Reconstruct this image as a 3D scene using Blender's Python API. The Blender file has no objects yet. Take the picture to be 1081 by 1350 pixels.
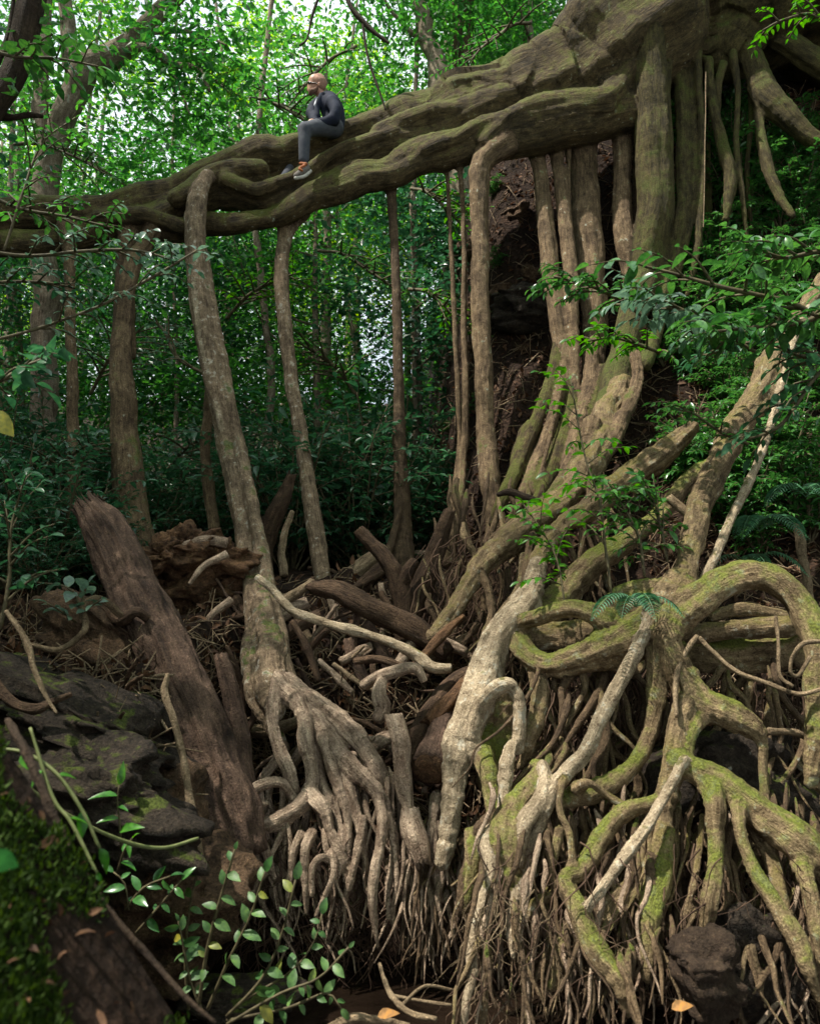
import bpy, math, random
import numpy as np
import openvdb
from mathutils import Vector, Matrix
random.seed(7); RNG = np.random.default_rng(7)
sc = bpy.context.scene
# ---------------------------------------------------------------- camera, sky, sun, exposure
U = 0.75                                   # metres per layout unit
FPX = 1060.0
PITCH = math.atan(125.0/FPX)
CAM = np.array([0.0, 0.0, 2.8*U])
cam_d = bpy.data.cameras.new("camera"); cam = bpy.data.objects.new("camera", cam_d); sc.collection.objects.link(cam)
cam_d.sensor_fit = 'VERTICAL'; cam_d.sensor_height = 36.0; cam_d.sensor_width = 36.0*1081/1350
cam_d.lens = 36.0*FPX/1350.0; cam_d.clip_start = 0.05; cam_d.clip_end = 600
cam.location = CAM; cam.rotation_euler = (math.pi/2+PITCH, 0, 0)
cam_d.dof.use_dof = True; cam_d.dof.focus_distance = 6.5; cam_d.dof.aperture_fstop = 2.8
sc.camera = cam
SUN_EL, SUN_AZ = 62.0, -112.0              # azimuth measured from +Y towards +X
w = bpy.data.worlds.new("World"); sc.world = w; w.use_nodes = True
nt = w.node_tree; bg = nt.nodes['Background']
sky = nt.nodes.new('ShaderNodeTexSky'); sky.sky_type = 'NISHITA'; sky.sun_disc = False
sky.sun_elevation = math.radians(SUN_EL); sky.sun_rotation = math.radians(SUN_AZ)
sky.air_density = 1.0; sky.dust_density = 4.0; sky.ozone_density = 1.0
_tc = nt.nodes.new('ShaderNodeTexCoord'); _cn = nt.nodes.new('ShaderNodeTexNoise'); _cn.inputs['Scale'].default_value = 2.5; _cn.inputs['Detail'].default_value = 6.0
_cr = nt.nodes.new('ShaderNodeMapRange'); _cr.inputs['From Min'].default_value = 0.3; _cr.inputs['From Max'].default_value = 0.55; _cr.inputs['To Min'].default_value = 0.45
_cm = nt.nodes.new('ShaderNodeMix'); _cm.data_type = 'RGBA'; _cm.inputs[7].default_value = (5.0, 5.4, 5.8, 1)   # thick bright cloud
nt.links.new(_tc.outputs['Generated'], _cn.inputs['Vector']); nt.links.new(_cn.outputs[0], _cr.inputs[0]); nt.links.new(_cr.outputs[0], _cm.inputs[0])
nt.links.new(sky.outputs[0], _cm.inputs[6]); nt.links.new(_cm.outputs[2], bg.inputs['Color']); bg.inputs['Strength'].default_value = 0.15
sd = bpy.data.lights.new("sun", 'SUN'); sun = bpy.data.objects.new("sun", sd); sc.collection.objects.link(sun)
sd.energy = 5.0; sd.use_shadow = True; sd.angle = math.radians(1.2); sd.color = (1.0, 0.94, 0.84)
_e, _a = math.radians(SUN_EL), math.radians(SUN_AZ)
sun.rotation_euler = Vector((math.sin(_a)*math.cos(_e), math.cos(_a)*math.cos(_e), math.sin(_e))).to_track_quat('Z', 'Y').to_euler()
sc.view_settings.view_transform = 'Standard'; sc.view_settings.look = 'None'
sc.view_settings.exposure = 0.78; sc.view_settings.gamma = 1.0
sc.cycles.use_denoising = True; sc.cycles.max_bounces = 6; sc.cycles.transparent_max_bounces = 8
sc.cycles.diffuse_bounces = 3; sc.cycles.glossy_bounces = 2; sc.cycles.transmission_bounces = 4

_c, _s = math.cos(PITCH), math.sin(PITCH)
def at(px, py, d):
    """point seen at photo pixel (px,py) whose forward distance is d layout units"""
    a = (px-540.5)/FPX; b = (675.0-py)/FPX
    v = np.array([a, _c-b*_s, _s+b*_c]); return CAM+v*(d*U/v[1])
def pxr(wpx, d): return 0.5*wpx*d*U/FPX
def proj(P):
    q = np.asarray(P)-CAM; f = q[..., 1]*_c+q[..., 2]*_s; u = -q[..., 1]*_s+q[..., 2]*_c
    return 540.5+FPX*q[..., 0]/f, 675-FPX*u/f

# ---------------------------------------------------------------- noise
def _h(ix, iy, iz, s):
    n = (ix*374761393+iy*668265263+iz*2147483647+s*1274126177) & 0xffffffff
    n = ((n ^ (n >> 13))*1274126177) & 0xffffffff
    n = ((n ^ (n >> 16))*2246822519) & 0xffffffff
    return ((n >> 8) & 0xffff)/32767.5-1.0
_RM = np.array(Matrix.Rotation(0.9, 3, Vector((.5, .3, .8)).normalized())@Matrix.Rotation(0.7, 3, 'X'))
def vnoise(P, s=0):
    P = np.asarray(P, dtype=np.float64)@_RM+s*.37; i = np.floor(P).astype(np.int64); f = P-i; f = f*f*(3-2*f)
    r = 0
    for dx in (0, 1):
        for dy in (0, 1):
            for dz in (0, 1):
                wgt = (f[:, 0] if dx else 1-f[:, 0])*(f[:, 1] if dy else 1-f[:, 1])*(f[:, 2] if dz else 1-f[:, 2])
                r = r+wgt*_h(i[:, 0]+dx, i[:, 1]+dy, i[:, 2]+dz, s)
    return r
def fbm(P, o=3, s=0):
    r = 0; a = 1.0
    for k in range(o): r = r+a*vnoise(P*(2.03**k), s+k); a *= 0.5
    return r

# ---------------------------------------------------------------- mesh and object helpers
def col(): return sc.collection
def mk(name, V, Q, mat, parent=None, grain=None, T=None, normals=None, smooth=True, origin=None):
    V = np.asarray(V, dtype=np.float32)
    if origin is None: origin = np.zeros(3)
    if parent is not None: origin = np.array(parent.location)+(np.array(parent.parent.location) if parent.parent else 0)
    me = bpy.data.meshes.new(name)
    nq = 0 if Q is None else len(Q); ntr = 0 if T is None else len(T)
    me.vertices.add(len(V)); me.vertices.foreach_set('co', (V-origin.astype(np.float32)).ravel())
    idx = []
    if nq: idx.append(np.asarray(Q).ravel())
    if ntr: idx.append(np.asarray(T).ravel())
    idx = np.concatenate(idx).astype(np.int32)
    me.loops.add(len(idx)); me.loops.foreach_set('vertex_index', idx)
    me.polygons.add(nq+ntr)
    ls = np.concatenate([np.arange(nq)*4, nq*4+np.arange(ntr)*3]).astype(np.int32)
    me.polygons.foreach_set('loop_start', ls)
    me.polygons.foreach_set('use_smooth', np.full(nq+ntr, smooth))
    me.update(calc_edges=True)
    if grain is not None:
        a = me.attributes.new('grain', 'FLOAT_VECTOR', 'POINT'); a.data.foreach_set('vector', np.asarray(grain, dtype=np.float32).ravel())
    if normals is not None: me.normals_split_custom_set_from_vertices([tuple(n) for n in normals])
    if mat is not None: me.materials.append(mat)
    o = bpy.data.objects.new(name, me); col().objects.link(o)
    if parent is not None: o.parent = parent
    else: o.location = origin
    return o
def tag(o, label=None, cat=None, group=None, kind=None):
    if label: o['label'] = label
    if cat: o['category'] = cat
    if group: o['group'] = group
    if kind: o['kind'] = kind
    return o
def thing(name, loc, label, cat, group=None):
    o = bpy.data.objects.new(name, None); col().objects.link(o); o.location = loc; o.empty_display_size = 0.1
    return tag(o, label, cat, group)
def copy_tree(o, parent=None):
    c = o.copy(); col().objects.link(c)
    if parent is not None: c.parent = parent
    for ch in [x for x in sc.objects if x.parent == o]: copy_tree(ch, c)
    return c

def cr(P, step):
    """Catmull-Rom resample of rows (xyz r) at about the given step"""
    P = np.asarray(P, float); n = len(P)
    if n == 2: Pa = np.vstack([2*P[0]-P[1], P, 2*P[1]-P[0]])
    else: Pa = np.vstack([2*P[0]-P[1], P, 2*P[-1]-P[-2]])
    out = []
    for i in range(n-1):
        a, b, c, d = Pa[i:i+4]; L = np.linalg.norm(c[:3]-b[:3]); m = max(1, int(math.ceil(L/step)))
        t = (np.arange(m)/m)[:, None]
        q = 0.5*((2*b)+(c-a)*t+(2*a-5*b+4*c-d)*t*t+(3*b-a-3*c+d)*t**3); out.append(q)
    out.append(P[-1:]); R = np.vstack(out); R[:, 3] = np.maximum(R[:, 3], P[:, 3].min()*0.6); return R
def frames(P):
    T = np.gradient(P, axis=0); T /= np.linalg.norm(T, axis=1)[:, None]+1e-9
    ref = np.array([0, 0, 1.0]) if abs(T[0, 2]) < 0.8 else np.array([1.0, 0, 0])
    A = np.zeros_like(P); a = np.cross(T[0], ref); a /= np.linalg.norm(a); A[0] = a
    for i in range(1, len(P)):
        a = A[i-1]-T[i]*np.dot(A[i-1], T[i]); A[i] = a/(np.linalg.norm(a)+1e-9)
    return T, A, np.cross(T, A)
def tube(R, sides=8, rough=0.12, cap=True, seed=0):
    """one closed tube along rows (xyz r): verts, quads, tris, grain"""
    P = R[:, :3]; r = R[:, 3]; n = len(P); T, A, B = frames(P)
    s = np.concatenate([[0], np.cumsum(np.linalg.norm(np.diff(P, axis=0), axis=1))])
    th = np.arange(sides)/sides*2*np.pi; ca, sa = np.cos(th), np.sin(th)
    g = np.stack([np.broadcast_to(ca, (n, sides))*r[:, None], np.broadcast_to(sa, (n, sides))*r[:, None], np.broadcast_to(s[:, None], (n, sides))], -1).reshape(-1, 3)
    if rough: dn = 1+rough*vnoise(np.stack([g[:, 0]/(r.repeat(sides)+1e-5)*1.3, g[:, 1]/(r.repeat(sides)+1e-5)*1.3, g[:, 2]/(r.mean()*3+1e-4)], 1)+seed*7.7, seed)
    else: dn = np.ones(n*sides)
    V = P.repeat(sides, 0)+(A[:, None, :]*ca[None, :, None]+B[:, None, :]*sa[None, :, None]).reshape(-1, 3)*(r.repeat(sides)*dn)[:, None]
    i = np.arange(n-1)[:, None]*sides; j = np.arange(sides)[None, :]; j2 = (j+1) % sides
    Q = np.stack([i+j, i+j2, i+sides+j2, i+sides+j], -1).reshape(-1, 4)
    Tt = np.zeros((0, 3), int)
    if cap:
        V = np.vstack([V, P[0]-T[0]*r[0]*0.25, P[-1]+T[-1]*r[-1]*0.25]); g = np.vstack([g, [0, 0, s[0]], [0, 0, s[-1]]])
        jj = np.arange(sides); k = (jj+1) % sides
        Tt = np.vstack([np.stack([np.full(sides, n*sides), k, jj], 1), np.stack([np.full(sides, n*sides+1), (n-1)*sides+jj, (n-1)*sides+k], 1)])
    return V, Q, Tt, g*np.array([1, 1, 0.16])+seed*1.37
def join(parts):
    V, Q, T, G = [], [], [], []; o = 0
    for v, q, t, g in parts:
        V.append(v); Q.append(q+o); T.append(t+o); G.append(g); o += len(v)
    return np.vstack(V), np.vstack(Q), np.vstack(T), np.vstack(G)
def tubes_obj(name, Rs, mat, parent=None, sides=7, rough=0.12):
    V, Q, T, G = join([tube(R, sides, rough, True, i+1) for i, R in enumerate(Rs)])
    return mk(name, V, Q, mat, parent, G, T)

# ---------------------------------------------------------------- fused organic surfaces
def fuse(tubes, vox, k, ks=None):
    """smooth union of round tubes -> verts, quads"""
    allp = np.vstack([t for t in tubes]); pad = allp[:, 3].max()*0+4*k+3*vox
    lo = (allp[:, :3]-allp[:, 3:4]).min(0)-pad; hi = (allp[:, :3]+allp[:, 3:4]).max(0)+pad
    n = np.ceil((hi-lo)/vox).astype(int)+1
    E = np.zeros(n, np.float32); order = list(range(len(tubes))); ks = ks or [k]*len(tubes); order.sort(key=lambda i: -ks[i]); cur = ks[order[0]]
    for ti in order:
        R = tubes[ti]
        if ks[ti] != cur:   # change of blend radius: re-express the field
            E = np.where(E > 1e-12, np.exp(np.clip(cur/ks[ti]*np.log(np.maximum(E, 1e-12)), -30, 30)), 0).astype(np.float32); cur = ks[ti]
        P, r = R[:, :3], R[:, 3]
        a = np.maximum(np.floor(((P-r[:, None]).min(0)-pad-lo)/vox).astype(int), 0); b = np.minimum(np.ceil(((P+r[:, None]).max(0)+pad-lo)/vox).astype(int)+1, n)
        D = np.full(b-a, 9.0, np.float32)
        for i in range(len(P)-1):
            p, q, rp, rq = P[i], P[i+1], r[i], r[i+1]; m = max(rp, rq)+pad
            c = np.maximum(np.floor((np.minimum(p, q)-m-lo)/vox).astype(int), a); e = np.minimum(np.ceil((np.maximum(p, q)+m-lo)/vox).astype(int)+1, b)
            X = (lo[0]+np.arange(c[0], e[0])*vox-p[0]).astype(np.float32)[:, None, None]; Y = (lo[1]+np.arange(c[1], e[1])*vox-p[1]).astype(np.float32)[None, :, None]; Z = (lo[2]+np.arange(c[2], e[2])*vox-p[2]).astype(np.float32)[None, None, :]
            v = (q-p).astype(np.float32); L2 = max(float(v@v), 1e-9)
            t = np.clip((X*v[0]+Y*v[1]+Z*v[2])/L2, 0, 1)
            d = np.sqrt((X-t*v[0])**2+(Y-t*v[1])**2+(Z-t*v[2])**2)-(rp+(rq-rp)*t)
            sl = tuple(slice(c[j]-a[j], e[j]-a[j]) for j in range(3)); D[sl] = np.minimum(D[sl], d)
        sl = tuple(slice(a[j], b[j]) for j in range(3))
        E[sl] += np.exp(np.clip(-D/cur, -30, 30))
    k = cur
    S = np.where(E > 1e-12, -k*np.log(np.maximum(E, 1e-12)), pad).astype(np.float32); S = np.minimum(S, pad)
    del E
    g = openvdb.FloatGrid(float(pad)); g.copyFromArray(np.ascontiguousarray(S)); g.gridClass = openvdb.GridClass.LEVEL_SET
    del S
    pts, quads = g.convertToQuads(isovalue=0.0)
    V = np.asarray(pts, float)*vox+lo; Q = np.asarray(quads, dtype=np.int64)
    vol = 0; A = V[Q[:, 0]]; vol = np.einsum('ij,ij->', A-V.mean(0), np.cross(V[Q[:, 1]]-A, V[Q[:, 2]]-A))
    if vol < 0: Q = Q[:, ::-1]
    return V, Q
def vnormals(V, Q):
    N = np.zeros_like(V); fn = np.cross(V[Q[:, 2]]-V[Q[:, 0]], V[Q[:, 3]]-V[Q[:, 1]])
    for j in range(4): np.add.at(N, Q[:, j], fn)
    return N/(np.linalg.norm(N, axis=1)[:, None]+1e-12)
def assign(V, tubes):
    """nearest tube, arc position and cross-section frame for every vertex"""
    best = np.full(len(V), 1e9); tid = np.zeros(len(V), int); G = np.zeros((len(V), 3)); rad = np.full(len(V), 0.05)
    for ti, R in enumerate(tubes):
        P, r = R[:, :3], R[:, 3]; m = r.max()+0.25
        sel = np.where(np.all((V > P.min(0)-m) & (V < P.max(0)+m), 1))[0]
        if not len(sel): continue
        T, A, B = frames(P); s = 0.0; W = V[sel]
        for i in range(len(P)-1):
            v = P[i+1]-P[i]; L = np.linalg.norm(v)+1e-9; mm = max(r[i], r[i+1])+0.2
            loc = np.where(np.all((W > np.minimum(P[i], P[i+1])-mm) & (W < np.maximum(P[i], P[i+1])+mm), 1))[0]
            if len(loc):
                X = W[loc]-P[i]; t = np.clip(X@v/L/L, 0, 1); rr = r[i]+(r[i+1]-r[i])*t; O = X-t[:, None]*v; d = np.linalg.norm(O, axis=1)-rr
                gi = sel[loc]; u = d < best[gi]; gi = gi[u]
                best[gi] = d[u]; tid[gi] = ti; rad[gi] = rr[u]; O = O[u]
                G[gi] = np.stack([O@A[i], O@B[i], s+t[u]*L], 1)
            s += L
    return tid, G, rad
def fused_parts(entries, vox, k, parent, mat_of, flute=0.10, lump=0.05, min_keep=40):
    """entries: (part name, rows xyzr, material key). One smooth surface, cut into one mesh per root."""
    tubes = [e[1] for e in entries]
    V, Q = fuse(tubes, vox, k, [k if e[0] in (B_, 'trunk') else min(k, .016) for e in entries])
    tid, G, rad = assign(V, tubes); N = vnormals(V, Q)
    th = G/np.stack([rad, rad, rad*5+0.08], 1)
    dn = flute*rad*fbm(th*np.array([1.7, 1.7, 0.8])+tid[:, None]*3.1, 2, 5)+lump*rad*vnoise(V/ (rad[:, None]*1.6+0.02), 9)+np.minimum(.011 if vox < .02 else .0055, .1*rad)*fbm(V/0.075, 3, 13)
    V = V+N*dn[:, None]; N = vnormals(V, Q)
    ft = tid[Q]; f = np.where(ft[:, 0] == ft[:, 2], ft[:, 0], ft[:, 1])
    Gs = G*np.array([1, 1, 0.16])
    out = []
    for ti in range(len(tubes)):
        q = Q[f == ti]
        if len(q) < min_keep:
            if len(q): f[f == ti] = -1
            continue
        used, inv = np.unique(q, return_inverse=True)
        out.append(mk(entries[ti][0], V[used], inv.reshape(-1, 4), mat_of[entries[ti][2]], parent, Gs[used], normals=N[used]))
    return out

# ---------------------------------------------------------------- leaves
def leaf_t(kind):
    if kind == 'kite':
        v = np.array([[0, 0, 0], [.42, .5, .06], [1, 0, -.05], [.42, -.5, .06]]); return v, np.array([[0, 3, 2, 1]])
    if kind == 'fold':      # folded along the midrib
        v = np.array([[0, 0, 0], [.3, .42, .1], [.66, .36, .06], [1, 0, -.16], [.66, -.36, .06], [.3, -.42, .1], [.35, 0, 0], [.68, 0, -.04]])
        return v, np.array([[0, 6, 1, 1], [6, 7, 2, 1], [7, 3, 2, 2], [0, 5, 6, 6], [5, 4, 7, 6], [4, 3, 7, 7]])
    # 'fine': broad leaf with curved blade and midrib
    xs = np.array([0, .12, .3, .5, .7, .87, 1.0]); hw = np.array([.02, .28, .46, .5, .4, .2, .0]); dz = -0.32*xs**2+0.05*xs
    if kind == 'lance': hw = np.array([.02, .3, .48, .44, .3, .15, 0])
    v = []
    for x, h, z in zip(xs, hw, dz): v += [[x, h, z+.16*h], [x, 0, z], [x, -h, z+.16*h]]
    q = []
    for i in range(6):
        a = 3*i; q += [[a, a+1, a+4, a+3], [a+1, a+2, a+5, a+4]]
    return np.array(v), np.array(q)
def leaves(P, D, N, L, W, kind='fold'):
    P, D, N = map(np.asarray, (P, D, N)); n = len(P)
    D = D/(np.linalg.norm(D, axis=1)[:, None]+1e-9); S = np.cross(N, D); S /= np.linalg.norm(S, axis=1)[:, None]+1e-9; N = np.cross(D, S)
    tv, tq = leaf_t(kind); L = np.broadcast_to(L, n); W = np.broadcast_to(W, n)
    V = P[:, None]+D[:, None]*(tv[None, :, 0, None]*L[:, None, None])+S[:, None]*(tv[None, :, 1, None]*W[:, None, None])+N[:, None]*(tv[None, :, 2, None]*L[:, None, None])
    F = (tq[None]+np.arange(n)[:, None, None]*len(tv))
    V = V.reshape(-1, 3); F = F.reshape(-1, 4)
    tri = F[:, 2] == F[:, 3]
    return V, F[~tri], F[tri][:, :3]
def rnd_dir(n, rng=RNG):
    v = rng.normal(size=(n, 3)); return v/np.linalg.norm(v, axis=1)[:, None]

# ---------------------------------------------------------------- materials
def newmat(name):
    m = bpy.data.materials.new(name); m.use_nodes = True; t = m.node_tree; return m, t, t.nodes['Principled BSDF']
def nd(t, ty, **kw):
    n = t.nodes.new(ty)
    for k_, v_ in kw.items():
        if k_ in n.inputs: n.inputs[k_].default_value = v_
        else: setattr(n, k_, v_)
    return n
def ramp(t, fac, stops):
    r = t.nodes.new('ShaderNodeValToRGB'); e = r.color_ramp.elements
    e[0].position, e[0].color = stops[0][0], (*stops[0][1], 1); e[1].position, e[1].color = stops[-1][0], (*stops[-1][1], 1)
    for p, c in stops[1:-1]: x = e.new(p); x.color = (*c, 1)
    t.links.new(fac, r.inputs[0]); return r.outputs[0]
def mix(t, fac, a, b):
    m = t.nodes.new('ShaderNodeMix'); m.data_type = 'RGBA'; L = t.links
    L.new(fac, m.inputs[0]) if hasattr(fac, 'links') else setattr(m.inputs[0], 'default_value', fac)
    for s_, v_ in ((6, a), (7, b)):
        if hasattr(v_, 'links'): L.new(v_, m.inputs[s_])
        else: m.inputs[s_].default_value = (*v_, 1)
    return m.outputs[2]
def mth(t, op, a, b=None, c=None):
    m = t.nodes.new('ShaderNodeMath'); m.operation = op
    for i, v_ in enumerate((a, b, c)):
        if v_ is None: continue
        if hasattr(v_, 'links'): t.links.new(v_, m.inputs[i])
        else: m.inputs[i].default_value = v_
    return m.outputs[0]
def bark(name, dark, light, moss=0.3, lichen=0.3, bump=0.5, mosscol=(0.07, 0.095, 0.012), rough=0.8, fib=1.0, lichencol=(0.42, 0.43, 0.34)):
    m, t, p = newmat(name); L = t.links
    ga = nd(t, 'ShaderNodeAttribute', attribute_name='grain'); ob = t.nodes.new('ShaderNodeTexCoord')
    n1 = nd(t, 'ShaderNodeTexNoise', Scale=38.0*fib, Detail=5.0, Roughness=0.7); L.new(ga.outputs['Vector'], n1.inputs['Vector'])
    n2 = nd(t, 'ShaderNodeTexNoise', Scale=4.0, Detail=4.0, Roughness=0.6); L.new(ob.outputs['Object'], n2.inputs['Vector'])
    n3 = nd(t, 'ShaderNodeTexNoise', Scale=17.0, Detail=4.0, Roughness=0.62); L.new(ob.outputs['Object'], n3.inputs['Vector'])
    n4 = nd(t, 'ShaderNodeTexNoise', Scale=90.0, Detail=3.0, Roughness=0.7); L.new(ob.outputs['Object'], n4.inputs['Vector'])
    mid = tuple((a+b)/2 for a, b in zip(dark, light))
    f = mth(t, 'ADD', mth(t, 'MULTIPLY', n1.outputs[0], 0.55), mth(t, 'MULTIPLY', n2.outputs[0], 0.45))
    c = ramp(t, f, [(0.36, dark), (0.5, mid), (0.62, light)])
    sp_ = ramp(t, mth(t, 'ADD', mth(t, 'MULTIPLY', n4.outputs[0], 0.6), mth(t, 'MULTIPLY', n3.outputs[0], 0.4)), [(0.36, (0.28, 0.24, 0.21)), (0.46, (0.85, 0.83, 0.8)), (0.55, (1, 1, 1)), (0.64, (1.9, 1.85, 1.75))])
    mu = t.nodes.new('ShaderNodeMix'); mu.data_type = 'RGBA'; mu.blend_type = 'MULTIPLY'; mu.inputs[0].default_value = 1.0; L.new(c, mu.inputs[6]); L.new(sp_, mu.inputs[7]); c = mu.outputs[2]
    geo = t.nodes.new('ShaderNodeNewGeometry'); sx = t.nodes.new('ShaderNodeSeparateXYZ'); L.new(geo.outputs['Normal'], sx.inputs[0])
    # pale crusty lichen spots
    lf = mth(t, 'ADD', mth(t, 'MULTIPLY', n3.outputs[0], 0.7), mth(t, 'MULTIPLY', n2.outputs[0], 0.3))
    ls = ramp(t, lf, [(0.66-0.12*lichen, (0, 0, 0)), (0.70-0.12*lichen, (1, 1, 1))])
    lm = nd(t, 'ShaderNodeRGBToBW'); L.new(ls, lm.inputs[0])
    c = mix(t, mth(t, 'MULTIPLY', lm.outputs[0], 0.75 if lichen > 0 else 0.0), c, lichencol)
    # moss, growing where the surface faces up
    mf = mth(t, 'ADD', mth(t, 'MULTIPLY', sx.outputs['Z'], 0.22), mth(t, 'ADD', mth(t, 'MULTIPLY', n2.outputs[0], 0.9), mth(t, 'MULTIPLY', n3.outputs[0], 0.5)))
    ms = ramp(t, mf, [(1.0-0.5*moss, (0, 0, 0)), (min(1.0, 1.2-0.5*moss), (1, 1, 1))])
    mm = nd(t, 'ShaderNodeRGBToBW'); L.new(ms, mm.inputs[0])
    mc = ramp(t, n4.outputs[0], [(0.35, tuple(x*0.5 for x in mosscol)), (0.65, tuple(x*1.5 for x in mosscol))])
    c = mix(t, mth(t, 'MULTIPLY', mm.outputs[0], 0.85), c, mc)
    L.new(c, p.inputs['Base Color']); p.inputs['Roughness'].default_value = rough; p.inputs['Specular IOR Level'].default_value = 0.22
    b = nd(t, 'ShaderNodeBump', Strength=min(1.0, bump*1.6), Distance=0.035)
    h = mth(t, 'ADD', mth(t, 'MULTIPLY', n1.outputs[0], 1.0), mth(t, 'ADD', mth(t, 'MULTIPLY', n4.outputs[0], 0.35), mth(t, 'MULTIPLY', n3.outputs[0], 0.5)))
    L.new(h, b.inputs['Height']); L.new(b.outputs[0], p.inputs['Normal']); return m
def leafmat(name, c1, c2, trans=0.35, rough=0.42, tc=None, yellow=0.0, spec=0.5):
    m, t, p = newmat(name); L = t.links
    g = t.nodes.new('ShaderNodeNewGeometry'); oi = t.nodes.new('ShaderNodeObjectInfo')
    f = mth(t, 'ADD', mth(t, 'MULTIPLY', g.outputs['Random Per Island'], 0.75), mth(t, 'MULTIPLY', oi.outputs['Random'], 0.25))
    st = [(0.0, c1), (0.95-yellow, c2)]
    if yellow: st += [(0.97-yellow*0.5, (0.35, 0.27, 0.02))]
    c = ramp(t, f, st); L.new(c, p.inputs['Base Color'])
    tc = t.nodes.new('ShaderNodeTexCoord'); bn = nd(t, 'ShaderNodeTexNoise', Scale=45.0, Detail=3.0); L.new(tc.outputs['Object'], bn.inputs['Vector'])
    bl = ramp(t, bn.outputs[0], [(0.35, (0.6, 0.62, 0.6)), (0.55, (1, 1, 1)), (0.72, (1.35, 1.25, 0.9))])
    mu = t.nodes.new('ShaderNodeMix'); mu.data_type = 'RGBA'; mu.blend_type = 'MULTIPLY'; mu.inputs[0].default_value = 1.0; L.new(c, mu.inputs[6]); L.new(bl, mu.inputs[7]); c = mu.outputs[2]; L.new(c, p.inputs['Base Color'])
    p.inputs['Roughness'].default_value = rough; p.inputs['Specular IOR Level'].default_value = spec
    tr = t.nodes.new('ShaderNodeBsdfTranslucent')
    hs = nd(t, 'ShaderNodeHueSaturation', Hue=0.49, Saturation=1.15, Value=1.7); L.new(c, hs.inputs['Color']); L.new(hs.outputs[0], tr.inputs[0])
    ms = t.nodes.new('ShaderNodeMixShader'); ms.inputs[0].default_value = trans
    L.new(p.outputs[0], ms.inputs[1]); L.new(tr.outputs[0], ms.inputs[2]); L.new(ms.outputs[0], t.nodes['Material Output'].inputs[0]); return m
def plain(name, c, rough=0.8, c2=None, scale=20, bump=0.2, spec=0.3):
    m, t, p = newmat(name); L = t.links; ob = t.nodes.new('ShaderNodeTexCoord')
    n = nd(t, 'ShaderNodeTexNoise', Scale=scale, Detail=4.0); L.new(ob.outputs['Object'], n.inputs['Vector'])
    L.new(ramp(t, n.outputs[0], [(0.35, c), (0.65, c2 or tuple(x*1.3 for x in c))]), p.inputs['Base Color'])
    p.inputs['Roughness'].default_value = rough; p.inputs['Specular IOR Level'].default_value = spec
    b = nd(t, 'ShaderNodeBump', Strength=bump, Distance=0.01); L.new(n.outputs[0], b.inputs['Height']); L.new(b.outputs[0], p.inputs['Normal']); return m
M = {}
M['bridge'] = bark('mossy_root_bark', (0.016, 0.012, 0.006), (0.14, 0.1, 0.046), moss=0.62, lichen=0.35, mosscol=(0.075, 0.085, 0.014))
M['trunk'] = bark('trunk_bark', (0.015, 0.012, 0.005), (0.12, 0.095, 0.036), moss=0.6, lichen=0.1, mosscol=(0.055, 0.07, 0.012))
M['prop'] = bark('aerial_root_bark', (0.045, 0.028, 0.016), (0.25, 0.175, 0.1), moss=0.3, lichen=0.45)
M['propbase'] = bark('leaning_root_bark', (0.06, 0.04, 0.025), (0.34, 0.25, 0.16), moss=0.15, lichen=0.75, lichencol=(0.46, 0.43, 0.35))
M['propdark'] = bark('dark_aerial_root_bark', (0.05, 0.032, 0.02), (0.14, 0.095, 0.055), moss=0.1, lichen=0.2)
M['tan'] = bark('bare_root_bark', (0.11, 0.068, 0.045), (0.52, 0.40, 0.29), moss=-0.2, lichen=0.0, bump=0.6)
M['web'] = bark('lichen_root_bark', (0.045, 0.03, 0.016), (0.36, 0.265, 0.15), moss=0.42, lichen=0.75, lichencol=(0.46, 0.42, 0.32), mosscol=(0.095, 0.085, 0.012))
M['webmoss'] = bark('green_moss_root_bark', (0.08, 0.052, 0.026), (0.41, 0.31, 0.175), moss=0.6, lichen=0.75, lichencol=(0.5, 0.47, 0.35), mosscol=(0.105, 0.135, 0.012))
M['pole'] = bark('pale_root_bark', (0.17, 0.13, 0.08), (0.52, 0.42, 0.29), moss=0.12, lichen=0.85, lichencol=(0.5, 0.46, 0.36), mosscol=(0.10, 0.09, 0.015))
M['deadlog'] = bark('weathered_log_bark', (0.022, 0.013, 0.009), (0.17, 0.108, 0.075), moss=-0.2, lichen=0.0, bump=1.0, fib=0.7)
M['darklog'] = bark('dark_log_bark', (0.03, 0.017, 0.01), (0.12, 0.075, 0.045), moss=-0.2, lichen=0.0, bump=0.8)
M['stick'] = bark('stick_bark', (0.12, 0.085, 0.05), (0.32, 0.24, 0.15), moss=-0.1, lichen=0.1)
M['rot'] = bark('rotten_wood', (0.03, 0.015, 0.008), (0.2, 0.11, 0.055), moss=-0.2, lichen=0.0, bump=1.0, fib=0.8)
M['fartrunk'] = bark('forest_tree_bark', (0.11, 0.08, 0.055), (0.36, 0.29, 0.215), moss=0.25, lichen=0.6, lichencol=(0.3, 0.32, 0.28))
M['darktrunk'] = bark('dark_tree_bark', (0.02, 0.012, 0.008), (0.06, 0.04, 0.025), moss=0.0, lichen=0.0)  # dark brown bark for the near trunk, stump and branches
M['hair'] = plain('root_hair', (0.05, 0.028, 0.018), 0.9, (0.16, 0.1, 0.065), 8)
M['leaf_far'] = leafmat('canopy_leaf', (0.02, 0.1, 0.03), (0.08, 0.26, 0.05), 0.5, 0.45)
M['leaf_top'] = leafmat('sunlit_canopy_leaf', (0.04, 0.2, 0.035), (0.3, 0.5, 0.06), 0.55, 0.45)  # brighter version of canopy_leaf, backlight put into its colour
M['leaf_dark'] = leafmat('understory_leaf', (0.02, 0.075, 0.04), (0.06, 0.17, 0.08), 0.3, 0.3)
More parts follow.
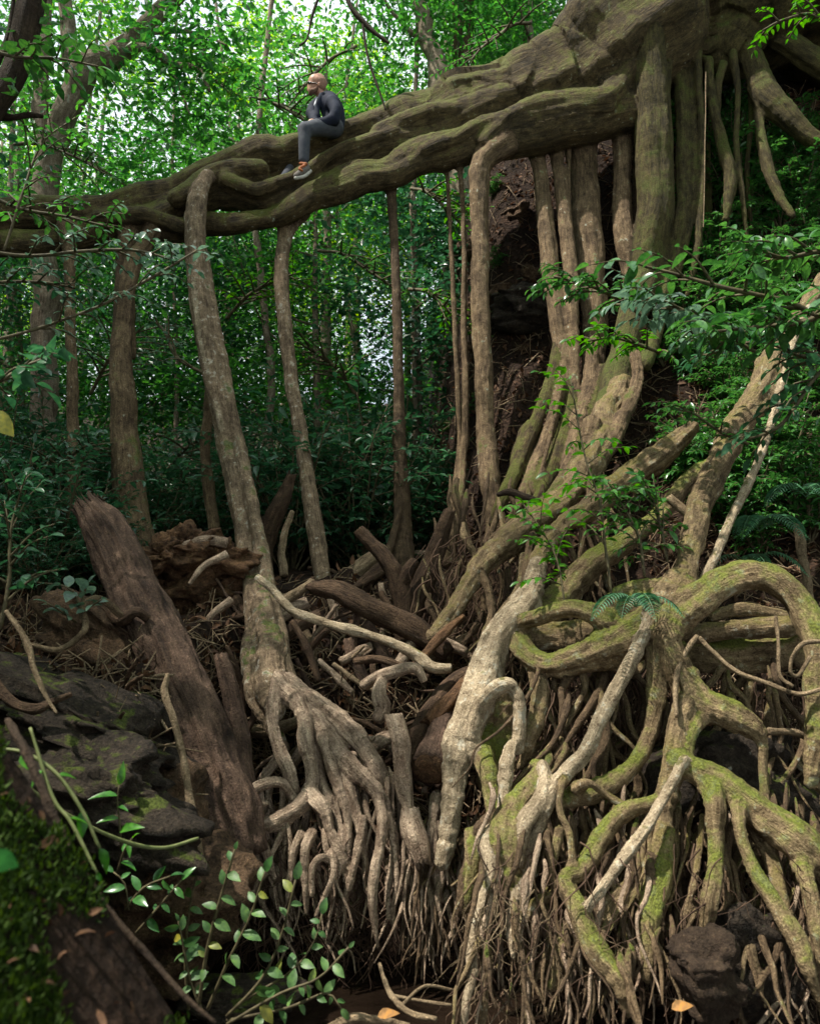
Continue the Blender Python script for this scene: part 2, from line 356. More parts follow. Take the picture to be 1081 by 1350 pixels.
M['leaf_mid'] = leafmat('glossy_shrub_leaf', (0.02, 0.09, 0.025), (0.09, 0.25, 0.06), 0.28, 0.26)
M['leaf_bright'] = leafmat('young_leaf', (0.03, 0.16, 0.02), (0.09, 0.28, 0.03), 0.4, 0.35)
M['leaf_pale'] = leafmat('pale_leaf', (0.06, 0.13, 0.085), (0.16, 0.26, 0.19), 0.3, 0.3)
M['leaf_oval'] = leafmat('oval_leaf', (0.025, 0.1, 0.02), (0.12, 0.23, 0.07), 0.3, 0.5, yellow=0.16)
M['leaf_fern'] = leafmat('fern_frond', (0.05, 0.16, 0.09), (0.14, 0.3, 0.18), 0.35, 0.45)
M['leaf_yellow'] = leafmat('yellowing_leaf', (0.35, 0.33, 0.06), (0.42, 0.4, 0.08), 0.4, 0.5)
M['litter'] = leafmat('dry_leaf', (0.035, 0.018, 0.01), (0.19, 0.1, 0.055), 0.1, 0.7, spec=0.2)
M['leaf_matt'] = leafmat('matt_dark_leaf', (0.01, 0.07, 0.012), (0.02, 0.09, 0.02), 0.2, 0.9, spec=0.05)  # dark green leaf with almost no gloss
M['litter_orange'] = leafmat('orange_dry_leaf', (0.3, 0.15, 0.05), (0.36, 0.19, 0.07), 0.2, 0.7, spec=0.2)
M['twig'] = plain('green_brown_twig', (0.05, 0.04, 0.02), 0.7, (0.12, 0.1, 0.05), 30)
M['vine'] = plain('green_vine_stem', (0.12, 0.15, 0.05), 0.6, (0.2, 0.22, 0.09), 30)
M['rock'] = bark('shale_rock', (0.01, 0.008, 0.006), (0.075, 0.056, 0.04), moss=0.15, lichen=0.1, bump=0.9)
M['rock_brown'] = bark('brown_wet_rock', (0.03, 0.019, 0.011), (0.17, 0.105, 0.06), moss=0.0, lichen=0.0, bump=0.9)
M['moss'] = leafmat('moss_tuft', (0.012, 0.03, 0.004), (0.045, 0.085, 0.01), 0.3, 0.7, spec=0.2)

def soil():
    m, t, p = newmat('forest_soil'); L = t.links; ob = t.nodes.new('ShaderNodeTexCoord')
    a = nd(t, 'ShaderNodeTexNoise', Scale=2.2, Detail=6.0, Roughness=0.65); b_ = nd(t, 'ShaderNodeTexNoise', Scale=28.0, Detail=5.0, Roughness=0.7)
    v = nd(t, 'ShaderNodeTexVoronoi', Scale=24.0)
    for x in (a, b_, v): L.new(ob.outputs['Object'], x.inputs['Vector'])
    f = mth(t, 'ADD', mth(t, 'MULTIPLY', a.outputs[0], 0.4), mth(t, 'MULTIPLY', b_.outputs[0], 0.6))
    c = ramp(t, f, [(0.36, (0.008, 0.005, 0.0035)), (0.52, (0.024, 0.014, 0.009)), (0.66, (0.075, 0.043, 0.028))])
    L.new(c, p.inputs['Base Color']); p.inputs['Roughness'].default_value = 0.95; p.inputs['Specular IOR Level'].default_value = 0.15
    bm = nd(t, 'ShaderNodeBump', Strength=0.9, Distance=0.05); L.new(mth(t, 'ADD', f, mth(t, 'MULTIPLY', v.outputs['Distance'], 0.5)), bm.inputs['Height']); L.new(bm.outputs[0], p.inputs['Normal']); return m
M['soil'] = soil()
def watermat():
    m, t, p = newmat('stream_water'); L = t.links; ob = t.nodes.new('ShaderNodeTexCoord')
    n = nd(t, 'ShaderNodeTexNoise', Scale=11.0, Detail=4.0); L.new(ob.outputs['Object'], n.inputs['Vector'])
    p.inputs['Base Color'].default_value = (0.014, 0.009, 0.006, 1); p.inputs['Roughness'].default_value = 0.08; p.inputs['Specular IOR Level'].default_value = 0.8
    b = nd(t, 'ShaderNodeBump', Strength=0.6, Distance=0.05); L.new(n.outputs[0], b.inputs['Height']); L.new(b.outputs[0], p.inputs['Normal']); return m
M['water'] = watermat()

# ---------------------------------------------------------------- terrain
def sstep(x, a, b): t = np.clip((x-a)/(b-a), 0, 1); return t*t*(3-2*t)
def H0(x, y):
    PR = np.interp(y, [3.5, 5, 6.3, 7, 8, 9.5, 11, 12.5, 13.6, 15, 20, 30, 90], [-.2, .1, .7, 1.4, 2.5, 3.7, 5.2, 7.5, 10.2, 12.6, 15, 18, 34])+0.45*(x-3)
    PM = np.interp(y, [3, 6.9, 7.4, 8.0, 9, 11, 14, 20, 40, 90], [-.35, -.3, .5, 1.9, 2.9, 3.25, 3.2, 4.0, 9, 26])
    PL = np.interp(y, [1, 4.2, 4.9, 5.6, 6.5, 9, 12, 14, 20, 40, 90], [.5, .5, 1.1, 1.7, 2.3, 2.9, 3.2, 3.2, 4.0, 9, 26])
    wr = sstep(x, np.interp(y, [4, 6, 8, 10, 12, 15], [.7, .5, .4, .3, .2, .1]), np.interp(y, [4, 6, 8, 10, 12, 15], [1.6, 1.5, 1.7, 1.8, 1.7, 1.7]))
    wl = sstep(-x, 1.4, 2.1)
    h = PM*(1-wl)+PL*wl; h = h*(1-wr)+PR*wr
    hump = 1.42+1.35*(-x-.69)-np.maximum(0, y-2.75)*1.5-np.maximum(0, -x-1.6)*.6
    hump = np.where(x < 0.4, hump, -9)
    return np.maximum(h, hump)
def HT(x, y):
    x = np.asarray(x, float); y = np.asarray(y, float); s = x.shape; xf, yf = x.ravel()/U, y.ravel()/U
    h = H0(xf, yf); P = np.stack([xf, yf, h*0.7], 1)
    amp = np.clip((h-0.0)/1.0, 0.1, 1)*np.where(yf < 3.2, .3, 1)
    return ((h+amp*(0.22*fbm(P*0.9, 3, 21)+0.09*fbm(P*3.7, 2, 31)))*U).reshape(s)
def grid_ys():
    return np.concatenate([np.arange(-3, 1.5, .25), np.arange(1.5, 13, .055), np.arange(13, 22, .35), np.geomspace(22, 260, 30)])
gx = np.concatenate([-np.geomspace(150, 6, 24), np.arange(-5.8, 7.5, .055), np.geomspace(7.8, 150, 24)]); gy = grid_ys()
X, Y = np.meshgrid(gx, gy, indexing='ij'); Z = HT(X, Y)
GV = np.stack([X, Y, Z], -1).reshape(-1, 3); nx, ny = X.shape
ii = (np.arange(nx-1)[:, None]*ny+np.arange(ny-1)[None, :]); GQ = np.stack([ii, ii+ny, ii+ny+1, ii+1], -1).reshape(-1, 4)
tag(mk('ground', GV, GQ, M['soil'], grain=GV), kind='structure')
def hit(px, py, d0=3.0, d1=45, back=0.0):
    a = at(px, py, 1.0)-CAM; ds = np.concatenate([np.arange(d0, 16, 0.22), np.arange(16, d1, .8)])
    for _ in (0, 1):
        P = CAM+a[None]*ds[:, None]; h = HT(P[:, 0], P[:, 1]); k = np.where(P[:, 2] < h)[0]
        if not len(k): return None
        if _ == 0: e = ds[max(0, k[0]-1)]; ds = np.linspace(e, ds[k[0]]+.001, 8)
    return CAM+a*(ds[k[0]]+back), ds[k[0]]
wv = np.array([[-3.2, .5, 0], [3.6, .5, 0], [3.6, 6.2, 0], [-3.2, 6.2, 0]]); tag(mk('water', wv, [[0, 1, 2, 3]], M['water'], smooth=False), kind='structure')

# ---------------------------------------------------------------- reading traced roots
def trace(pts, step=None, wob=0.0, seed=0):
    """pts: (px, py, width px[, depth]) ; missing depths are interpolated"""
    n = len(pts); d = [p[3] if len(p) > 3 else None for p in pts]
    s = [0.0]
    for a, b in zip(pts, pts[1:]): s.append(s[-1]+math.hypot(b[0]-a[0], b[1]-a[1]))
    kx = [s[i] for i in range(n) if d[i] is not None]; kd = [x for x in d if x is not None]
    dd = np.interp(s, kx, kd)
    R = np.array([[*at(p[0], p[1], q), pxr(p[2], q)] for p, q in zip(pts, dd)])
    R = cr(R, step or max(0.016, R[:, 3].mean()*.55))
    if wob and len(R) > 6: R[:, 3] *= 1+min(.16, wob*.3)*vnoise(R[:, :3]/(R[:, 3:4].mean()*3.2+.02)+seed*3.3, 17)
    if wob: R[:, :3] += np.stack([vnoise(R[:, :3]*3+k*11+seed, k) for k in range(3)], 1)*wob*R[:, 3:4]
    return R
TREE = thing('fig_tree', tuple(at(900, 420, 11.5)), 'giant strangler fig, its thick mossy root bridging the gully above a web of roots', 'tree')

A_ = 'aerial_root'; B_ = 'bridge_root'; S_ = 'surface_root'
G1 = [
 (B_, [(-420,330,30,12.6),(-220,300,36,12.2),(-60,292,40,12.0),(20,286,44),(80,283,44),(130,277,42),(170,272,44),(220,258,44),(262,240,46),(310,218,46),(350,204,44),(395,193,42),(440,184,40,12.4),(490,168,46),(540,152,54),(590,137,58),(640,120,56),(690,104,60),(740,80,66),(785,45,70),(800,0,66,12.5),(805,-80,70)], 'bridge'),
 (B_, [(-340,350,24,12.3),(-200,335,30,12.0),(-60,325,36,11.9),(20,322,36),(80,316,34),(140,300,40),(200,290,44),(250,272,40),(285,262,38),(330,262,42),(375,252,44),(410,240,42),(440,222,36,12.2),(480,204,40),(520,190,42),(570,178,40),(620,160,42),(660,146,46),(700,136,50),(745,122,50),(790,100,60),(830,90,60,12.0)], 'bridge'),
 (B_, [(170,300,30,11.9),(220,305,32),(270,300,32),(320,292,28),(360,286,26),(395,272,32),(430,256,36),(470,244,38),(510,232,34),(550,216,34),(600,204,36),(650,192,44),(700,184,50),(750,172,56),(800,162,54),(845,150,60,11.9)], 'bridge'),
 (B_, [(300,262,40,12.7),(370,240,50),(440,215,50),(520,190,70),(580,172,84,12.55),(640,152,104),(700,136,122,12.45),(760,112,150),(830,70,190,12.6)], 'bridge'),
 (B_, [(236,262,26,11.7),(252,252,28),(272,236,30),(300,226,30,11.9),(340,222,26)], 'bridge'),
 (B_, [(345,268,14,12.0),(390,268,22),(430,242,26),(470,226,24),(500,220,22,11.9),(540,205,26),(580,188,26),(640,174,26)], 'bridge'),
 (B_, [(640,190,30,11.8),(680,160,30),(720,142,36),(760,134,34),(800,128,30),(826,96,26,11.6),(830,70,20)], 'bridge'),
 ('trunk', [(840,-120,150,13.1),(830,-20,150),(815,40,120),(795,90,100),(775,120,80,12.6)], 'trunk'),
 ('trunk', [(960,-160,260,12.8),(940,-60,240),(930,10,200),(930,40,110,12.9),(925,70,60)], 'trunk'),
 ('trunk', [(1120,-120,260,12.8),(1040,-40,220),(985,20,150),(960,60,90,12.4),(950,85,50)], 'trunk'),
 ('trunk', [(1180,40,200,13.2),(1090,20,150),(1010,30,110),(960,60,90,12.7)], 'trunk'),
 ('trunk', [(900,-60,220,13.0),(990,-30,200),(1080,-20,200),(1200,0,220,13.2)], 'trunk'),
 (B_, [(300,240,18,11.75),(335,252,18),(365,244,16),(400,228,18),(430,206,16),(470,190,16,11.9),(520,172,14)], 'bridge'),
 (B_, [(560,200,14,11.75),(600,182,18),(650,160,20),(690,158,20),(740,150,22),(800,140,22,11.6)], 'bridge'),
 (B_, [(130,286,20,11.6),(180,282,22),(215,290,20),(245,300,22,11.7)], 'bridge'),
 (B_, [(600,112,26,12.1),(660,104,30),(720,96,30),(780,100,30),(815,120,26,11.7)], 'bridge'),
 (B_, [(500,172,22,12.0),(560,150,26),(610,140,24),(660,126,26),(720,118,26,11.9)], 'bridge'),
 ('trunk_root', [(858,-100,58,11.5),(858,-20,54),(857,60,52),(859,130,52,11.6),(862,200,54),(862,260,54),(857,320,52),(850,370,50,11.6),(838,410,44),(826,455,42),(812,505,46,10.8),(798,560,46,10.2),(780,600,40,9.6)], 'trunk'),
 ('trunk_root', [(898,-60,26,12.1),(898,60,22,12.1),(899,130,22),(901,210,24),(898,280,24),(889,330,24),(874,380,28),(866,430,22,11.4),(850,480,22,10.8)], 'trunk'),
 ('trunk_root', [(935,60,22,12.1),(915,74,20),(909,100,18),(911,160,16),(914,225,17),(910,280,15),(899,330,14),(892,360,12,11.5)], 'trunk'),
 ('trunk_root', [(918,50,14,11.9),(921,110,11),(925,180,10),(924,260,12),(918,330,10,11.5),(905,390,8)], 'trunk'),
 ('trunk_root', [(880,-40,22,11.8),(880,60,16),(878,140,12),(882,230,13),(877,320,12,11.6),(864,400,12)], 'trunk'),
 ('trunk_root', [(966,70,14,12.0),(972,120,10),(970,190,10),(978,260,9,11.7),(984,320,7)], 'trunk'),
 ('trunk_root', [(900,90,12,12.6),(901,170,9),(904,260,10),(899,350,9,12.2)], 'trunk'),
 ('trunk_root', [(985,80,12,12.4),(990,150,9),(984,230,8,12.1),(990,300,6)], 'trunk'),
 ('trunk_root', [(934,80,16,12.0),(936,120,14),(944,160,16),(956,205,20),(962,240,20),(956,290,10,11.6)], 'trunk'),
 ('trunk_root', [(952,85,14,12.0),(946,110,13),(944,150,12)], 'trunk'),
 ('trunk_root', [(975,50,40,12.2),(995,90,34),(1010,125,40),(1035,155,36),(1065,178,28),(1100,195,22,11.6)], 'trunk'),
 ('trunk_root', [(990,40,36,12.3),(1010,46,30),(1045,62,34),(1075,82,38),(1120,110,40,11.8)], 'trunk'),
 ('trunk_root', [(998,110,16,12.2),(1002,180,16),(1012,220,18),(1028,260,14),(1045,285,10,11.3)], 'trunk'),
 ('trunk_root', [(932,60,34,12.8),(938,130,18,13.0),(930,200,16,13.0),(934,300,16,12.6)], 'trunk'),
 (A_, [(88,300,34,11.7),(92,335,20),(93,430,17),(97,560,20),(96,680,23),(93,745,30,11.0),(90,780,40)], 'prop'),
 (A_, [(205,300,30,11.8),(190,325,26),(176,345,30),(166,400,28),(161,480,34),(165,560,42),(172,640,46),(180,700,52),(188,770,66,10.6)], 'prop'),
 (A_, [(172,290,30,11.8),(168,330,30),(172,400,14,11.9),(176,470,10)], 'prop'),
 (A_, [(158,330,10,11.6),(152,420,7),(150,520,6),(150,600,6),(152,680,8,10.8)], 'propdark'),
 (A_, [(274,232,24,11.7),(263,255,32,11.6),(258,285,38),(258,320,36),(261,360,34),(266,420,34),(275,470,34),(288,530,36),(300,590,38,10.2),(314,650,40),(326,710,44,9.2),(336,770,48),(343,830,54,8.0),(348,880,58,7.4)], 'propbase'),
 (A_, [(268,330,16,11.4),(280,400,20),(290,460,22),(302,520,20),(314,575,20,10.2),(328,640,22),(340,700,24,9.0),(352,760,28),(364,820,30,8.0),(376,880,30,7.3),(384,905,26)], 'propbase'),
 (A_, [(256,370,7,11.0),(262,430,7),(270,470,7),(282,520,8),(292,560,8,10.2),(300,600,6)], 'pole'),
 (A_, [(395,282,40,12.2),(382,296,34),(374,320,26),(371,370,26),(376,430,25),(384,500,26,11.4),(396,570,26),(407,640,28,10.6),(417,710,30),(427,770,32,9.8),(440,830,34),(462,890,36,9.0),(490,930,34)], 'propbase'),
 (A_, [(365,275,20,12.1),(374,300,20),(371,340,12,12.0)], 'prop'),
 (A_, [(512,222,26,12.1),(515,250,18),(519,300,16),(522,370,15),(524,450,16),(526,540,19),(528,620,23),(530,690,28,11.4),(530,740,40,11.2),(528,780,50)], 'propdark'),
 (A_, [(530,640,12,11.5),(522,690,12),(510,730,14),(490,760,12,10.8)], 'propdark'),
 (A_, [(586,205,12,12.1),(590,240,8),(594,320,8),(599,420,9),(604,520,9),(606,580,9,11.6),(600,640,10),(590,700,12,11)], 'prop'),
 (A_, [(604,205,14,12.0),(608,240,9),(612,330,9),(611,430,11),(614,520,12),(611,600,13,11.4),(606,650,15),(598,700,18,10.8),(590,740,20)], 'prop'),
 (A_, [(668,190,44,11.8),(644,206,40),(633,230,34),(631,280,30),(633,350,29),(634,420,30),(637,500,30),(640,570,30,11.2),(643,630,32),(648,680,24,10.6),(645,720,20),(636,760,16,10)], 'prop'),
 (A_, [(650,600,14,11.0),(655,650,12),(664,690,10),(668,730,9,10.2)], 'prop'),
 (A_, [(706,185,26,12.2),(711,220,20),(717,280,22),(724,340,24),(733,400,24),(741,460,22),(745,520,18),(746,580,16,11),(742,630,12,10.4)], 'prop'),
 (A_, [(730,180,22,12.2),(737,230,18),(744,290,20),(751,350,20),(755,410,18),(757,470,12),(757,530,12),(753,590,12,10.8)], 'prop'),
 (A_, [(770,175,50,12.3),(771,230,38),(775,290,38),(780,350,38),(782,410,36),(782,470,30,11.6),(776,520,30),(768,560,40,10.8)], 'prop'),
 (A_, [(750,200,6,12.0),(750,280,5),(752,350,5),(755,430,5,11.6)], 'prop'),
 (A_, [(822,165,34,12.1),(820,210,24),(821,270,26),(825,320,26),(829,360,18),(830,400,12,11.6)], 'prop'),
 (A_, [(840,180,12,12.3),(838,260,10),(836,330,8,12)], 'propdark'),
 ('buttress_root', [(736,450,13,11.4),(722,510,15),(704,560,17),(684,610,19,10.6),(664,655,18,10.1),(650,690,12)], 'bridge'),
 ('buttress_root', [(744,470,12,11.3),(734,530,14),(718,580,15),(700,625,16,10.5),(684,665,15,10.0),(668,700,10)], 'prop'),
 ('buttress_root', [(757,480,13,11.3),(750,540,15),(737,590,17),(720,635,18,10.3),(702,670,16,9.8)], 'bridge'),
 ('buttress_root', [(700,570,34,11.1),(690,620,36,10.8),(684,655,28,10.5)], 'bridge'),
 ('buttress_root', [(735,570,36,11.1),(722,620,40,10.7),(706,655,30,10.3)], 'bridge'),
 ('buttress_root', [(782,450,18,11.3),(776,510,20),(764,560,20),(752,605,20,10.4),(738,640,14,10.0)], 'prop'),
 ('buttress_root', [(796,490,22,11.1),(784,530,22),(772,565,20,10.6),(768,595,18),(774,615,12,10.2)], 'bridge'),
 ('buttress_root', [(742,500,7,11.0),(728,560,7),(714,620,6,10.3),(704,660,5)], 'prop'),
 ('buttress_root', [(764,540,7,10.9),(750,590,6),(742,640,6,10.1)], 'prop'),
]
G2 = [
 ('buttress_root', [(815,505,40,10.6),(798,560,42,10),(780,600,40,9.5),(756,638,42,9.0),(725,671,44,8.6),(689,695,42),(656,724,38,8.2),(631,754,34),(608,784,30,7.9),(588,812,28),(572,838,22,7.7)], 'web'),
 (S_, [(912,562,24,8.4),(893,580,40,8.3),(860,608,44),(826,634,42),(798,652,40,8.0),(767,679,36),(735,698,32,7.7),(714,727,26),(704,754,23,7.3),(700,796,20),(696,825,20,6.9)], 'web'),
 (S_, [(780,560,30,9.8),(762,610,26),(730,650,24,9.0),(700,675,22),(668,700,20,8.6),(640,720,16)], 'prop'),
 (S_, [(838,470,18,10.4),(838,500,18),(826,540,24,10),(800,590,26),(770,630,26,9.2)], 'prop'),
 (S_, [(960,600,26,8.2),(905,640,26),(860,690,30),(820,720,36,7.7),(775,745,44),(735,785,50,7.4),(705,830,50,7.1)], 'webmoss'),
 (S_, [(632,755,16,8.0),(641,770,13),(646,792,13),(647,815,12),(640,835,12,7.6),(632,870,10)], 'prop'),
 (S_, [(703,705,12,7.7),(694,747,10),(692,775,10,7.3)], 'prop'),
 (S_, [(690,733,12,7.8),(682,775,11),(664,802,12,7.5),(650,826,12),(642,850,14,7.3)], 'web'),
 ('pillar_root', [(708,745,22,7.25),(700,775,30,7.1),(687,800,40,6.9),(667,832,46),(650,861,48,6.7),(635,893,48),(620,930,48,6.5),(609,962,50),(604,990,46,6.35),(600,1025,32),(596,1062,26,6.2),(590,1100,25),(583,1138,22,6.1)], 'pole'),
 (S_, [(624,995,22,6.3),(627,962,20),(637,928,20,6.3),(657,906,22),(674,906,22),(684,930,20),(686,960,18),(684,990,16,6.2)], 'pole'),
 (S_, [(655,925,40,6.6),(650,960,54,6.6),(648,1000,50,6.4),(645,1030,34)], 'webmoss'),
 (S_, [(640,990,30,6.35),(648,1015,30,6.2),(650,1045,24),(654,1075,20,6.0)], 'webmoss'),
 (S_, [(702,865,22,6.5),(709,905,24,6.4),(707,940,22),(698,975,18,6.3),(690,1000,12),(684,1012,8)], 'web'),
 (S_, [(690,822,26,6.7),(712,814,24,6.5),(736,805,24),(757,803,26,6.3),(779,811,28),(800,824,34,6.3)], 'webmoss'),
 (S_, [(688,845,34,6.7),(706,866,34,6.5),(728,874,36,6.4),(755,868,40),(785,858,50,6.3),(812,846,64),(845,828,66,6.3),(880,808,60,6.3)], 'webmoss'),
 (S_, [(700,840,40,6.8),(740,838,46,6.75),(785,838,60,6.6)], 'web'),
 (S_, [(745,802,9,6.3),(786,800,10,6.3),(818,775,15,6.35),(850,770,18),(880,778,26,6.3)], 'webmoss'),
 (S_, [(900,770,44,6.3),(860,785,42),(825,800,36,6.35),(795,815,30)], 'webmoss'),
 (S_, [(862,812,18,6.1),(838,858,18),(812,906,19),(790,948,20),(772,990,20,5.8),(750,1015,20),(735,1036,20),(718,1065,20,5.7),(704,1098,18),(690,1128,16),(678,1158,13,5.6)], 'pole'),
 (S_, [(1085,365,18,9.6),(1050,425,34,8.8),(1030,460,42),(1005,508,44,8.0),(978,556,42),(955,598,42,7.4),(935,640,42),(920,665,40),(911,695,38,6.8),(906,723,36),(902,757,40,6.4),(893,790,62,6.3),(880,815,62,6.2)], 'web'),
 (S_, [(1070,390,6,9.2),(1045,450,12,8.2),(1035,490,13),(1020,550,13),(1003,600,13,7.3),(980,652,14),(962,692,14),(947,729,14,6.6),(932,760,16),(915,785,20,6.3)], 'pole'),
 ('arched_root', [(898,822,56,6.2),(922,797,46,6.1),(947,774,42),(975,761,40,6.0),(1004,758,40),(1031,773,42,5.9),(1052,800,43),(1067,835,44,5.8),(1075,866,44),(1078,910,42),(1076,955,34,5.7),(1072,990,26),(1066,1030,18,5.7)], 'webmoss'),
 (S_, [(900,850,50,6.9),(930,860,56,6.7),(1000,862,60),(1060,852,60),(1120,840,60,6.6)], 'webmoss'),
 (S_, [(915,836,26,6.5),(960,830,28),(1020,826,30),(1070,822,30,6.4)], 'web'),
 (S_, [(940,812,14,6.6),(975,803,18),(1010,806,18),(1060,816,16,6.6)], 'web'),
 (S_, [(882,815,56,6.2),(878,838,38,6.05),(884,862,34),(897,888,38,5.95),(912,912,42),(928,928,40,5.85),(958,942,36),(984,954,30),(1000,967,24,5.8),(1007,985,16),(1006,1012,13),(1008,1048,12),(1010,1074,9,5.7)], 'webmoss'),
 (S_, [(872,820,40,6.2),(866,856,28,6.1),(867,890,26),(867,920,24),(861,959,22,5.95),(845,998,22),(817,1027,26,5.8),(787,1045,30),(760,1050,26),(742,1058,20,5.8)], 'webmoss'),
 (S_, [(912,915,30,5.9),(900,945,28,5.8),(892,973,26),(889,1003,28,5.7),(882,1036,28),(878,1070,24),(872,1104,22,5.5),(858,1140,25),(846,1162,30),(817,1187,35,5.4),(790,1208,36),(762,1224,30,5.3)], 'web'),
 (S_, [(932,940,22,5.85),(912,965,18,5.75),(903,990,20),(898,1012,24,5.7)], 'webmoss'),
 (S_, [(877,1100,22,5.5),(874,1150,30,5.4),(861,1184,34),(852,1217,31,5.2),(852,1252,23),(852,1290,16,5.1)], 'webmoss'),
 (S_, [(893,1008,34,5.7),(915,1022,38,5.6),(940,1032,38),(971,1050,44,5.45),(1006,1076,46),(1042,1104,46,5.3),(1068,1130,46),(1100,1160,46,5.2),(1140,1200,44)], 'webmoss'),
 (S_, [(938,1035,30,5.5),(941,1060,27,5.35),(941,1090,25),(943,1118,22,5.25),(941,1152,22),(935,1187,22,5.1),(930,1222,18)], 'webmoss'),
 (S_, [(925,1075,9,5.6),(920,1128,9),(914,1169,9,5.3),(904,1212,9)], 'web'),
 (S_, [(972,1056,24,5.4),(975,1085,19,5.25),(980,1110,17),(990,1135,17,5.15),(1006,1168,20),(1027,1205,22,5.0),(1048,1243,24),(1063,1279,20,4.85),(1080,1318,11)], 'webmoss'),
 (S_, [(995,1085,30,5.5),(1012,1120,24,5.4),(1023,1150,20),(1029,1180,16,5.2),(1042,1212,10),(1052,1235,7,5.1)], 'web'),
 (S_, [(1060,1130,28,5.2),(1066,1160,20,5.1),(1074,1190,20),(1078,1225,18,5.0),(1086,1270,16)], 'webmoss'),
 (S_, [(1050,1120,16,5.4),(1055,1155,10),(1063,1190,10),(1072,1235,11,5.1),(1080,1290,9)], 'prop'),
 (S_, [(888,1048,20,5.7),(862,1056,18,5.6),(838,1062,20),(811,1080,24,5.5),(791,1107,26),(776,1136,26,5.4),(762,1154,22),(744,1160,24,5.3),(752,1178,28),(763,1198,30),(779,1234,30,5.1),(800,1270,32),(820,1297,26,4.95),(828,1335,13)], 'webmoss'),
 (S_, [(900,1000,14,5.55),(880,1038,14,5.45),(862,1070,14),(843,1101,15,5.3),(814,1140,16),(785,1180,16,5.15),(774,1194,13)], 'pole'),
 (S_, [(745,1020,12,5.75),(738,1042,10),(738,1070,10,5.5),(750,1100,10),(753,1135,11,5.35),(748,1160,12)], 'web'),
 (S_, [(738,1095,14,5.6),(730,1132,12),(722,1160,10,5.5)], 'webmoss'),
 (S_, [(762,1040,20,5.7),(775,1032,12,5.6),(790,1040,11),(806,1052,11),(822,1062,10)], 'web'),
 (S_, [(672,1098,18,5.8),(655,1092,16,5.7),(641,1099,18),(638,1116,20,5.6),(644,1136,20),(640,1172,17,5.4),(631,1202,16),(622,1246,15,5.3),(622,1285,13),(614,1326,12,5.1),(612,1356,10)], 'pole'),
 (S_, [(704,1006,14,6.0),(714,1012,20,5.9),(702,1032,26),(684,1054,34,5.8),(673,1078,42),(669,1106,46,5.6),(668,1140,40),(662,1166,30,5.5),(655,1195,18)], 'webmoss'),
 (S_, [(716,1010,16,5.85),(720,1024,18,5.8),(716,1050,20),(694,1083,22,5.6),(688,1110,20),(684,1140,12,5.5)], 'pole'),
 (S_, [(692,1130,12,5.6),(686,1160,13),(678,1194,18,5.4),(673,1229,16),(676,1262,7,5.2)], 'pole'),
 (S_, [(740,1165,12,5.5),(725,1182,13),(706,1190,14,5.4),(690,1212,16),(680,1228,12,5.3)], 'web'),
 (S_, [(655,1075,18,6.0),(638,1082,20),(624,1102,22,5.9),(617,1140,18),(610,1180,14,5.8),(606,1205,8)], 'propdark'),
 (S_, [(742,1225,18,5.4),(740,1250,25,5.3),(735,1275,26),(728,1300,16,5.2)], 'webmoss'),
 (S_, [(644,1190,12,5.5),(641,1225,12,5.4),(643,1262,11),(640,1305,11,5.2),(636,1352,10)], 'web'),
 (S_, [(620,1100,16,5.9),(624,1140,20,5.8),(618,1190,16),(612,1200,10)], 'webmoss'),
 (S_, [(668,1020,10,6.1),(673,985,16,6.15),(668,1010,18,6.0),(664,1045,16),(660,1070,14,5.9)], 'pole'),
]
